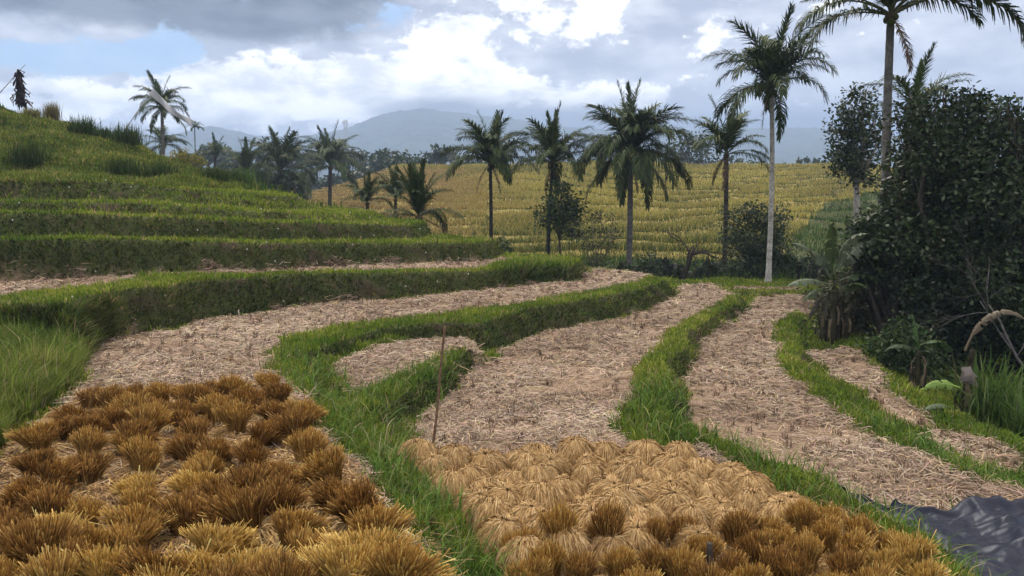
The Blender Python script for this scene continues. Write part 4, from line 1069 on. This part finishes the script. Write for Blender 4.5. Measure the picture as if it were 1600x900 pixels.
# ------------------------------------------------------------------ rice sheaves
def broom_mesh(seed, tone, wide=1.0):
    """stems: tied at the base, cut ends spread upward"""
    r = np.random.default_rng(seed)
    pals = {'brown': [((.165, .078, .017), 5), ((.235, .12, .028), 3), ((.10, .047, .012), 3), ((.37, .235, .07), 1.8)],
            'amber': [((.265, .142, .032), 5), ((.35, .21, .05), 3), ((.17, .085, .02), 3), ((.46, .31, .10), 2)],
            'golden': [((.36, .225, .055), 5), ((.44, .285, .082), 3), ((.26, .145, .034), 2.5), ((.52, .36, .13), 1.5)]}[tone]
    n = 1000
    a = r.uniform(0, 2 * np.pi, n); q = np.sqrt(r.random(n))
    ex, ey = .165 * wide * r.uniform(.92, 1.08), .10
    lump = 1 + .12 * np.sin(a * 3 + seed) + .08 * np.sin(a * 5 + seed * 2)
    top = np.stack([np.cos(a) * q * ex * lump, np.sin(a) * q * ey * lump, 0.31 + .022 * r.normal(size=n) - .045 * q ** 2 + .02 * np.sin(a * 2 + seed)], -1)
    b0 = np.stack([np.cos(a) * q * .05, np.sin(a) * q * .042, np.full(n, .03)], -1)
    mid = b0 * .45 + top * .55; mid[:, :2] *= .90; mid[:, 2] += .02 * q
    top += r.normal(0, .008, (n, 3)); stray = r.random(n) < .07; top[stray] += r.normal(0, .035, (stray.sum(), 3)); top[:, 2] -= .05 * np.clip(np.sin(a * 2 + seed * 1.7), 0, 1) * q
    sd = norm(np.stack([-np.sin(a), np.cos(a), r.normal(0, .2, n)], -1) + r.normal(0, .5, (n, 3)))
    cs = np.array([c[0] for c in pals]); w = np.array([c[1] for c in pals]); col = cs[r.choice(len(cs), n, p=w / w.sum())] * r.uniform(.8, 1.2, (n, 1))
    tip = np.clip(col * 1.7 + np.array([.05, .035, .012]), 0, .8)
    c3 = np.stack([col, col, col, tip], 1); near_tip = mid * .34 + top * .66
    b = MB()
    ribbons(b, np.stack([b0, mid, near_tip, top], 1), np.stack([np.full(n, .0042), np.full(n, .005), np.full(n, .0048), np.full(n, .0044)], 1) * r.uniform(.8, 1.3, (n, 1)), sd, c3)
    # solid heart of the bundle
    t = np.linspace(0, 1, 5); th = np.linspace(0, 2 * np.pi, 14, endpoint=False)
    rx = .04 + (ex * .62 - .04) * t; ry = .035 + (ey * .62 - .035) * t
    v = np.stack([rx[:, None] * np.cos(th), ry[:, None] * np.sin(th), np.repeat((.03 + .2 * t)[:, None], 14, 1)], -1).reshape(-1, 3)
    i = np.arange(4)[:, None] * 14; j = np.arange(14)[None]; k = (j + 1) % 14
    qd = np.stack([i + j, i + k, i + 14 + k, i + 14 + j], -1).reshape(-1, 4)
    v = np.concatenate([v, [[0, 0, .245]]]); tr = np.stack([56 + np.arange(14), 56 + (np.arange(14) + 1) % 14, np.full(14, 70)], -1)
    b.add(v, qd, tr, cs[0] * .8)
    return b.mesh('stems', M_straw)

def skirt_mesh(seed, pale=1.0):
    """grain heads spilling out flat over the ground round the tie"""
    r = np.random.default_rng(seed); n = 420
    a = r.normal(seed * 1.3, 1.1, n); L_ = r.uniform(.16, .36, n)
    d = np.stack([np.cos(a), np.sin(a), 0 * a], -1); sw = np.stack([-np.sin(a), np.cos(a), 0 * a], -1) * r.normal(0, .08, (n, 1))
    p0 = d * .03 + np.array([0, 0, .07]) + r.normal(0, .01, (n, 3))
    p1 = d * (L_ * .4)[:, None] + sw * .4 + np.array([0, 0, 1]) * r.uniform(.06, .11, n)[:, None]
    p2 = d * (L_ * .75)[:, None] + sw + np.array([0, 0, 1]) * r.uniform(.03, .07, n)[:, None]
    p3 = d * L_[:, None] + sw * 1.8 + np.array([0, 0, 1]) * r.uniform(.004, .03, n)[:, None]
    cs = np.array([(.40, .25, .10), (.48, .33, .15), (.30, .175, .065), (.54, .40, .21)]); col = cs[r.choice(4, n, p=[.4, .25, .25, .1])] * r.uniform(.8, 1.15, (n, 1)) * pale
    b = MB(); ribbons(b, np.stack([p0, p1, p2, p3], 1), np.array([.006, .008, .008, .004])[None] * np.ones((n, 1)), norm(sw + r.normal(0, .02, (n, 3)) + .001), col)
    # body of the heap
    g = 16; th = np.linspace(0, 2 * np.pi, g, endpoint=False); rr_ = [0.02, .10, .2]; zz = [.075, .055, .0]
    am = seed * 1.3
    v = np.concatenate([np.stack([np.cos(th) * q * (1 + .35 * np.cos(th - am)), np.sin(th) * q * (1 + .35 * np.cos(th - am)), np.full(g, z)], -1) for q, z in zip(rr_, zz)])
    j = np.arange(g); k = (j + 1) % g
    qd = np.concatenate([np.stack([s * g + j, s * g + k, (s + 1) * g + k, (s + 1) * g + j], -1)[:, ::-1] for s in range(2)])
    b.add(v, qd, np.stack([j, k, np.zeros(g, int)], -1)[1:-1], np.array([.30, .19, .08]) * pale)
    return b.mesh('grain_heads', M_straw)

def dome_mesh(seed):
    """sheaf standing on its cut ends, the grain heads falling over it as a mop"""
    r = np.random.default_rng(seed); Rd, Hd = .20, .25
    def surf(al, a, lift=0.0):
        wob = 1 + .06 * np.sin(a * 3 + seed) + .05 * np.sin(a * 7 + seed * 3)
        rr_ = (Rd + lift) * np.sin(np.minimum(al, 1.57)) * wob; z = (Hd + lift) * np.cos(np.minimum(al, 1.57)) ** .85
        return np.stack([rr_ * np.cos(a), rr_ * np.sin(a) * .95, z], -1)
    g, m = 26, 10
    th = np.linspace(0, 2 * np.pi, g, endpoint=False); al = np.linspace(.12, 1.57, m)
    A, T = np.meshgrid(al, th, indexing='ij'); v = surf(A.ravel(), T.ravel(), -.012)
    i = np.arange(m - 1)[:, None] * g; j = np.arange(g)[None]; k = (j + 1) % g
    b = MB(); b.add(np.concatenate([v, [[0, 0, Hd - .03]]]), np.stack([i + j, i + g + j, i + g + k, i + k], -1).reshape(-1, 4), np.stack([np.arange(g), (np.arange(g) + 1) % g, np.full(g, g * m)], -1), (.26, .155, .06))
    n = 2400
    a0 = r.uniform(0, 2 * np.pi, n); s0 = r.uniform(.06, 1.15, n) ** 1.0; ln = r.uniform(.35, .8, n)
    tw = r.normal(0, .10, n) + .22 * np.sin(a0 * 4 + seed)
    pts = []
    for q in (0, .33, .66, 1.0):
        al_ = s0 + ln * q; lift = r.uniform(.0, .012, n) * (1 if q < 1 else .5) + (r.random(n) < .04) * .03 * q + .008 * np.sin(q * 3.1)
        p = surf(al_, a0 + np.sin(a0 * 6 + seed) * .12 + tw * q * np.minimum(1, .5 / np.maximum(al_, .2)), lift); p[:, 2] = np.maximum(p[:, 2] - np.maximum(al_ - 1.57, 0) * .1, .0); pts.append(p)
    cs = np.array([(.45, .28, .115), (.54, .365, .17), (.32, .185, .068), (.60, .44, .24), (.19, .10, .04)]); col = cs[r.choice(5, n, p=[.38, .25, .2, .07, .10])] * r.uniform(.82, 1.15, (n, 1))
    pp = np.stack(pts, 1); radial = np.stack([-np.sin(a0), np.cos(a0), r.normal(0, .5, n)], -1)
    ribbons(b, pp, np.array([.003, .005, .0055, .002])[None] * r.uniform(.7, 1.3, (n, 1)), norm(radial), col)
    return b.mesh('grain_mop', M_straw)

def stub_mesh(seed):
    r = np.random.default_rng(seed); n = 40; a = r.uniform(0, 6.28, n); q = np.sqrt(r.random(n)) * .022
    p = np.stack([q * np.cos(a), q * np.sin(a), np.full(n, .19)], -1); t = p + np.stack([q * np.cos(a) * 1.6, q * np.sin(a) * 1.6, r.uniform(.05, .085, n)], -1)
    b = MB(); ribbons(b, np.stack([p, (p + t) / 2, t], 1), .006, np.stack([np.sin(a), -np.cos(a), 0 * a], -1), np.tile([.13, .065, .025], (n, 1)) * r.uniform(.7, 1.3, (n, 1)))
    return b.mesh('tied_neck', M_straw)

BROOM = {t: [broom_mesh(10 + i + 7 * k, t, w_) for i, w_ in enumerate((1.0, 1.15, .9, 1.05))] for k, t in enumerate(('brown', 'amber', 'golden'))}
SKIRT = [skirt_mesh(30 + i) for i in range(4)] + [skirt_mesh(40 + i, 1.2) for i in range(2)]
DOME = [dome_mesh(50 + i) for i in range(6)]
STUB = [stub_mesh(60 + i) for i in range(3)]

ORD = ['first', 'second', 'third', 'fourth', 'fifth', 'sixth', 'seventh', 'eighth', 'ninth', 'tenth', 'eleventh', 'twelfth', 'thirteenth', 'fourteenth', 'fifteenth', 'sixteenth', 'seventeenth', 'eighteenth', 'nineteenth', 'twentieth']
def rows(items, tol):
    """group (x, y) items into rows by distance, nearest first; returns row and place from the left"""
    order = sorted(range(len(items)), key=lambda i: items[i][1]); out = {}; row = []; res = []
    for i in order:
        if row and items[i][1] - items[row[0]][1] > tol: res.append(row); row = []
        row.append(i)
    res.append(row)
    for ri, rw in enumerate(res):
        for ci, i in enumerate(sorted(rw, key=lambda k: items[k][0])): out[i] = (ri, ci, len(rw))
    return out

left_px = [(220,622),(258,616),(290,616),(324,610),(364,609),(424,609),(372,630),(212,640),(240,641),(306,630),(290,652),(430,640),(466,650),(466,670),(370,656),(392,678),(220,664),(308,676),(200,686),(304,702),(332,708),(400,712),(476,706),(224,718),(330,728),(327,745),(335,774),(420,740),(449,752),(433,787),(524,743),(529,777),(564,806),(335,806),(449,822),(465,857),(487,889),(583,842),(582,884),(327,847),(321,889),(64,684),(107,671),(139,668),(56,721),(136,697),(136,735),(203,689),(221,716),(227,757),(307,752),(64,745),(53,772),(22,812),(75,801),(131,803),(213,788),(211,817),(293,812),(69,841),(61,873),(205,849),(11,895),(171,890),(136,624),(170,632),(128,649),(181,654),(98,666),(400,628),(440,622),(340,640),(385,892),(395,806),(382,765),(140,850),(250,892),(270,645),(15,850),(110,880),(540,905),(612,915),(440,925),(350,925),(90,920),(250,930),(-20,870),(-30,920)]
pts = []
for px, py in left_px:
    x, y = G(px, py, .15)
    pts.append((x, y))
rw = rows(pts, .36)
tone_for = {(227,757):'golden',(307,752):'golden',(321,889):'golden',(327,847):'golden',(487,889):'golden',(582,884):'golden',(69,841):'golden',(250,930):'golden',(540,905):'golden',(171,890):'golden',(385,892):'golden'}
for i, (x, y) in enumerate(pts):
    t = tone_for.get(left_px[i]) or ('brown' if random.random() < .62 else 'amber')
    ri, ci, nn_ = rw[i]
    look = {'brown': 'dark brown', 'amber': 'amber brown', 'golden': 'pale golden'}[t]
    lab = '%s sheaf left of the grass path, %s from left in %s row from front' % (look, ORD[ci], ORD[ri])
    z = groundz(x, y)
    o = thing('rice_sheaf', lab, 'rice sheaf', (x, y, z - .012), random.gauss(0, .35) + (math.pi if random.random() < .5 else 0), 'upright rice sheaves left of the grass path')
    splay = t == 'golden'
    s = random.uniform(.88, 1.08) * (1.08 if y < 4.4 else 1)
    s *= .99
    o.scale = (s * (1.1 if splay else 1.0), s * (1.1 if splay else 1.0), s * random.uniform(.76, 1.0) * (.85 if splay else 1))
    st = link('stems', random.choice(BROOM[t]), o); st.rotation_euler = (random.gauss(-.05, .2), random.gauss(0, .2), 0)
    sk = link('grain_heads', random.choice(SKIRT), o); sk.rotation_euler = (0, 0, random.uniform(-1, 1) - math.pi / 2 * (o.rotation_euler[2] < 1.5) + math.pi / 2)
# loose heads between the left sheaves
def loose(name, polypx, z, n, label):
    q = onlevel(polypx, const(z)); a = np.array(q); x = rng.uniform(a[:, 0].min(), a[:, 0].max(), n * 3); y = rng.uniform(a[:, 1].min(), a[:, 1].max(), n * 3)
    k = sdist(q, x, y) > 0; x, y = x[k][:n], y[k][:n]; n = len(x); zz = height(x, y)
    fl = fbm(x * 1.6, y * 1.6, 301, 3) * 9; a = fl + rng.normal(0, .5, n); L_ = rng.uniform(.12, .3, n)
    d = np.stack([np.cos(a), np.sin(a), 0 * a], -1); s = np.stack([-np.sin(a), np.cos(a), 0 * a], -1)
    p = np.stack([x, y, zz], -1); up = np.array([0, 0, 1.0])
    hgt = (rng.uniform(.01, .06, n) + .05 * np.clip(fbm(x * 3, y * 3, 303, 2) + .2, 0, 1))[:, None]
    P4 = np.stack([p - d * L_[:, None] * .5 + up * hgt * .3, p - d * L_[:, None] * .15 + up * hgt + s * rng.normal(0, .02, (n, 1)), p + d * L_[:, None] * .2 + up * hgt + s * rng.normal(0, .03, (n, 1)), p + d * L_[:, None] * .5 + up * .012 + s * rng.normal(0, .05, (n, 1))], 1)
    col = pick([((.32, .19, .075), 4), ((.40, .26, .11), 3), ((.22, .12, .046), 3), ((.14, .075, .03), 2.5)], n, .12)
    b = MB(); ribbons(b, P4, np.array([.005, .008, .008, .003])[None] * rng.uniform(.7, 1.3, (n, 1)), norm(s + rng.normal(0, .3, (n, 3))), col)
    tag(b.build(name, M_straw), label, 'rice', kind='stuff')
loose('fallen_rice', [(-60, 960), (-60, 760), (20, 700), (100, 645), (130, 618), (420, 604), (450, 640), (485, 690), (555, 750), (615, 835), (655, 905), (690, 980)], 0.0, 42000, 'tangled grain heads spilling between the upright sheaves')

# right field: rounded mops behind, upright sheaves in front
mop_poly = onlevel([(628, 722), (648, 716), (735, 717), (870, 712), (1000, 702), (1060, 706), (1125, 730), (1190, 766), (1250, 795), (1225, 815), (1130, 835), (1050, 850), (940, 862), (880, 890), (800, 900), (765, 860), (715, 805), (672, 760)], const(zB + .12))
A_ = np.array(mop_poly); mops = []
sp = .292
yy_ = A_[:, 1].min(); r_ = 0
while yy_ < A_[:, 1].max() + .1:
    xx_ = A_[:, 0].min() + (sp / 2 if r_ % 2 else 0)
    while xx_ < A_[:, 0].max():
        x = xx_ + random.gauss(0, .035); y = yy_ + random.gauss(0, .04)
        if sdist(mop_poly, np.array([x]), np.array([y]))[0] > -.03: mops.append((x, y))
        xx_ += sp
    yy_ += sp * .9; r_ += 1
rw = rows(mops, .16)
nrow = max(v[0] for v in rw.values()) + 1
for i, (x, y) in enumerate(mops):
    ri, ci, nn_ = rw[i]
    lab = 'rounded tan rice mop, %s from left in %s row behind upright sheaves' % (ORD[min(ci, 19)], ORD[min(ri, 19)])
    o = thing('drooping_rice_sheaf', lab, 'rice sheaf', (x, y, groundz(x, y) - .02), random.uniform(0, 6.28), 'rounded rice sheaves drying on the middle terrace')
    s = random.uniform(.82, 1.02); o.scale = (s, s * random.uniform(.9, 1.1), s * random.uniform(.9, 1.25))
    m = link('grain_mop', random.choice(DOME), o); m.rotation_euler = (random.gauss(0, .2), random.gauss(0, .2), 0)
    link('tied_neck', random.choice(STUB), o)
loose('fallen_rice', [(640, 720), (735, 722), (1000, 708), (1060, 712), (1190, 770), (1330, 815), (1480, 930), (800, 960), (760, 850), (700, 780)], zB, 5000, 'loose grain heads on the ground among the rounded sheaves')

right_px = [(813,855,1),(877,846,1.15),(861,880,1),(947,852,1.2),(968,886,1),(1023,843,1),(1028,886,1),(1070,832,1),(1094,857,.95),(1131,885,1),(1150,834,1),(1178,862,1),(1197,829,.95),(1225,848,1),(1258,815,1),(1295,810,.95),(1295,838,1.05),(1262,870,1),(1206,885,1),(1342,830,1),(1323,860,1),(1384,855,1),(1389,886,1),(1427,880,1),(1328,893,1),(1248,897,1),(1061,893,1),(910,900,1),(1170,912,1),(1110,920,1),(1290,925,1),(1370,925,1),(1450,915,1),(1000,925,1),(830,905,1)]
pts = [G(px, py, zB + .15) for px, py, s in right_px]
rw = rows(pts, .30)
for i, (x, y) in enumerate(pts):
    px, py, s = right_px[i]
    t = 'golden' if (px, py) in ((1389, 886), (1427, 880), (1450, 915)) else ('amber' if random.random() < .5 else 'brown')
    ri, ci, nn_ = rw[i]
    look = {'brown': 'dark brown', 'amber': 'amber brown', 'golden': 'bright golden'}[t]
    lab = '%s upright sheaf before the rounded mops, %s from left in %s row from front' % (look, ORD[ci], ORD[ri])
    o = thing('rice_sheaf', lab, 'rice sheaf', (x, y, groundz(x, y) - .01), random.gauss(0, .6), 'upright rice sheaves before the rounded ones')
    k = s * random.uniform(.84, 1.0); o.scale = (k * .86, k * .95, k * (.92 if s < 1.1 else 1.15))
    st = link('stems', random.choice(BROOM[t]), o); st.rotation_euler = (random.gauss(0, .12), random.gauss(0, .14), 0)
    sk = link('grain_heads', random.choice(SKIRT), o); sk.rotation_euler = (0, 0, random.uniform(0, 6.28))

# ------------------------------------------------------------------ poles, banner, stake, post
def stick(name, label, cat, a, b_, r0, r1, col, sides=7, wob=.01):
    a = np.array(a); c = np.array(b_); t = np.linspace(0, 1, 12)
    pts = (c - a) * t[:, None] + np.stack([wob * np.sin(t * 5), wob * np.sin(t * 7 + 1), 0 * t], -1)
    rad = r0 + (r1 - r0) * t; rad = rad * (1 + .06 * (np.arange(12) % 3 == 0))
    b = MB(); tube(b, pts, rad, sides, np.tile(col, (12, 1)) * rng.uniform(.8, 1.15, (12, 1)))
    o = b.build(name, M_wood, None, True); o.location = tuple(a)
    return tag(o, label, cat)
x, y = G(671, 721, zB); top = P(697, 510, y + .05)
stick('bamboo_stake', 'thin brown bamboo stake leaning at the back of the rounded sheaves', 'stake', (x, y, groundz(x, y) - .05), top, .013, .010, (.16, .10, .065))
x, y = G(1108, 930, zB); top = P(1112, 850, y - .03)
stick('wooden_post', 'short weathered wooden post among the upright sheaves', 'post', (x, y, groundz(x, y) - .05), top, .020, .018, (.06, .05, .043))
p0 = P(22, 497, 10.2); p1 = P(27, 466, 10.2)
stick('twig', 'short dark twig stuck in the tall grass bank', 'stick', (p0.x, p0.y, groundz(p0.x, p0.y) - .02), p1, .007, .005, (.04, .035, .03))
x, y = G(373, 497, 0); stick('twig', 'pale broken peg at the foot of the grassy bank', 'stick', (x, y, groundz(x, y) - .02), (x + .01, y, groundz(x, y) + .13), .012, .011, (.42, .36, .28))
x, y = G(676, 566, zW); x2, y2 = G(738, 566, zW)
stick('bamboo_cane', 'short pale bamboo cane lying on the small wedge terrace edge', 'cane', (x, y, groundz(x, y) + .09), (x2, y2, groundz(x2, y2) + .10), .009, .008, (.36, .27, .15))
b = MB(); n = 260
x, y = G(745, 548, zW)
u = rng.random(n); p0 = np.stack([x - .38 * u + rng.normal(0, .03, n), y - .15 * u + rng.normal(0, .05, n), np.full(n, groundz(x, y) + .03) + rng.uniform(0, .03, n)], -1)
dv = np.stack([rng.normal(.06, .09, n), -rng.uniform(.04, .16, n), -rng.uniform(.05, .24, n)], -1)
ribbons(b, np.stack([p0, p0 + dv * [.7, 1, .1] + [0, 0, .02], p0 + dv], 1), np.array([.009, .010, .004])[None] * np.ones((n, 1)), norm(rng.normal(size=(n, 3))), pick([((.34, .26, .16), 4), ((.24, .18, .10), 3), ((.42, .33, .20), 2), ((.14, .12, .05), 1)], n))
tag(b.build('straw_heap', M_straw), 'dry straw hanging over the tip of the small wedge terrace', 'straw heap')

def banner():
    d = 31
    a = P(176, 212, d); tp = P(236, 143, d)
    za = groundz(a.x, a.y)
    base = np.array([a.x - .05, a.y, min(za, a.z) - .1]); tp = np.array(tp)
    o = thing('banner_pole', 'leaning pole on the spur flying a long white cloth banner', 'banner', tuple(base))
    b = MB(); t = np.linspace(0, 1, 9); tube(b, (tp - base) * t[:, None], np.linspace(.022, .010, 9), 6, (.25, .22, .2)); b.build('pole', M_wood, o, True)
    n, k = 26, 6; s = np.linspace(0, 1, n); c = np.linspace(-.5, .5, k)
    e = np.array(P(300, 192, d - .3))
    cen = tp + (e - tp) * s[:, None] + np.stack([0 * s, .10 * np.sin(s * 9), -.12 * np.sin(s * 3.1)], -1)
    wid = (.62 - .25 * s ** .5 * 1.2 + .12 * np.clip(s - .75, 0, 1) * 4) * (26 / 31)
    wid[0] *= .9
    v = []
    for i in range(n):
        for j in range(k):
            v.append(cen[i] + np.array([.45, 0, .9]) * c[j] * wid[i] * .62 + np.array([0, .05 * math.sin(s[i] * 14 + c[j] * 4), 0]) - base)
    i = np.arange(n - 1)[:, None] * k; j = np.arange(k - 1)[None]
    q = np.stack([i + j, i + j + 1, i + k + j + 1, i + k + j], -1).reshape(-1, 4)
    b = MB(); b.add(v, q, None, (.55, .55, .58)); f = b.build('cloth', M_cloth, o, True)
    m = f.modifiers.new('thickness', 'SOLIDIFY'); m.thickness = .006
banner()
def scarer():
    d = 30; a = P(-25, 152, d); tp = np.array(P(39, 101, d)); za = groundz(a.x, a.y)
    base = np.array([a.x, a.y, za - .1])
    o = thing('scarecrow_pole', 'slanting pole on the spur top with a ragged dark bundle hanging from it', 'pole', tuple(base))
    b = MB(); t = np.linspace(0, 1, 9); tube(b, (tp - base) * t[:, None], np.linspace(.02, .008, 9), 6, (.22, .2, .19)); b.build('pole', M_wood, o, True)
    h = np.array(P(28, 108, d)); b = MB(); n = 170
    tt = rng.random(n); L_ = 1.45
    p0 = h + np.stack([rng.normal(0, .07, n), rng.normal(0, .07, n), -tt * L_ * .85], -1) * np.stack([.4 + tt, .4 + tt, 1 + 0 * tt], -1)
    p1 = p0 + np.stack([rng.normal(0, .09, n), rng.normal(0, .09, n), -rng.uniform(.08, .22, n)], -1); p2 = p1 + np.stack([rng.normal(0, .06, n), rng.normal(0, .06, n), -rng.uniform(.05, .16, n)], -1)
    a_ = rng.uniform(0, 6.28, n)
    ribbons(b, np.stack([p0, p1, p2], 1) - base, np.array([.06, .07, .03])[None] * rng.uniform(.6, 1.3, (n, 1)), np.stack([np.cos(a_), np.sin(a_), 0 * a_], -1), pick([((.05, .035, .04), 4), ((.09, .055, .055), 2), ((.03, .025, .03), 3)], n))
    t = np.linspace(0, 1, 8); tube(b, h - base + np.stack([0 * t, 0 * t, -1.35 * t], -1), [.02, .06, .075, .09, .085, .09, .07, .02], 7, (.04, .03, .033))
    b.build('ragged_bundle', M_cloth, o)
scarer()

# small white flowers on the banks
p, nn, rad, st = scatter(70, gnear * (cX < 0) * (cRad > 8) * (cN[..., 2] < .8) + leftbank * gm * .2)
b = MB()
for q in p:
    s = .008 + .0006 * np.hypot(q[0], q[1]); c = q + np.array([rng.normal(0, .02), -.08, .08])
    for k in range(5):
        a = k * 1.2566; u = np.array([math.cos(a), -.35, math.sin(a)]); w_ = np.array([-math.sin(a), 0, math.cos(a)])
        b.add([c, c + u * s * .6 + w_ * s * .3, c + u * s, c + u * s * .6 - w_ * s * .3], [(0, 1, 2, 3)], None, (.75, .74, .7))
tag(b.build('wildflowers', M_leaf), 'tiny white flowers dotted over the grassy banks', 'flowers', kind='stuff')

# ------------------------------------------------------------------ black plastic sheet
def tarp():
    m, nt, out = mat_new('black_plastic')
    b = nt.nodes.new('ShaderNodeBsdfPrincipled'); b.inputs['Base Color'].default_value = (.009, .010, .020, 1); b.inputs['Roughness'].default_value = .34; b.inputs['Specular IOR Level'].default_value = .3; b.inputs['Specular Tint'].default_value = (.75, .8, 1, 1)
    tc = nt.nodes.new('ShaderNodeTexCoord'); n = nt.nodes.new('ShaderNodeTexNoise'); n.inputs['Scale'].default_value = 14; n.inputs['Detail'].default_value = 7
    nt.links.new(tc.outputs['Object'], n.inputs[0]); bp = nt.nodes.new('ShaderNodeBump'); bp.inputs['Distance'].default_value = .008; bp.inputs['Strength'].default_value = .5
    nt.links.new(n.outputs[0], bp.inputs['Height']); nt.links.new(bp.outputs[0], b.inputs['Normal'])
    mr = nt.nodes.new('ShaderNodeMapRange'); mr.inputs[3].default_value = .32; mr.inputs[4].default_value = .6; nt.links.new(n.outputs[0], mr.inputs[0]); nt.links.new(mr.outputs[0], b.inputs['Roughness'])
    nt.links.new(b.outputs[0], out.inputs['Surface'])
    near = onlevel([(1238, 766), (1300, 797), (1370, 832), (1440, 878), (1500, 925), (1560, 990), (1640, 1060)], const(zC + .02))
    farp = onlevel([(1254, 761), (1300, 776), (1340, 789), (1386, 811), (1402, 804), (1470, 807), (1570, 808), (1680, 800)], const(zC + .02))
    ns, nk = 170, 110
    def res(l): 
        a = np.array(l); d = np.r_[0, np.cumsum(np.linalg.norm(np.diff(a, axis=0), axis=1))]; t = np.linspace(0, d[-1], ns); return np.stack([np.interp(t, d, a[:, 0]), np.interp(t, d, a[:, 1])], -1)
    na_, fa = res(near), res(farp)
    s = np.linspace(0, 1, nk)[None, :, None]
    xy = na_[:, None] * (1 - s) + fa[:, None] * s
    X, Y = xy[..., 0], xy[..., 1]
    e = fbm(X * 3, Y * 3, 402, 3)
    Y = Y + .07 * e * (s[..., 0] > .5)
    def tri(v): return np.abs((v % 1.0) * 2 - 1)
    fold = 0
    tr_ = np.random.default_rng(5)
    for f_, a_ in ((.8, .085), (1.1, .07), (1.7, .05), (2.3, .04), (3.1, .03), (3.9, .024), (5.2, .018), (6.6, .013), (8.3, .010)):
        th_ = tr_.uniform(0, 3.14); wv = fbm(X * .9, Y * .9, int(f_ * 100), 2) * .9
        k_ = tri((X * math.cos(th_) + Y * math.sin(th_)) * f_ + tr_.random() + wv)
        fold = fold + a_ * np.maximum(k_ - .35, 0) * np.clip(.5 + 3 * vnoise(X * f_ * .7, Y * f_ * .7, int(f_ * 10)) - 1, 0, 1)
    amp = np.minimum(1, np.linalg.norm(fa - na_, axis=1) / .5)[:, None]
    Z = np.maximum(height(X.ravel(), Y.ravel()).reshape(X.shape), zC - .05) + .03 + amp * (1.6 * fold + .03 * e) + .05 * amp * np.exp(-((s[..., 0] - .97) / .05) ** 2)
    i = np.arange(ns - 1)[:, None] * nk; j = np.arange(nk - 1)[None]
    q = np.stack([i + j, i + nk + j, i + nk + j + 1, i + j + 1], -1).reshape(-1, 4)
    mb = MB(); mb.add(np.stack([X, Y, Z], -1), q, None, (.01, .01, .02)); o = mb.build('plastic_sheet', m, None, True)
    mo = o.modifiers.new('thickness', 'SOLIDIFY'); mo.thickness = .004
    tag(o, 'crumpled black plastic sheet spread at the edge of the stubble field', 'plastic sheet')
tarp()
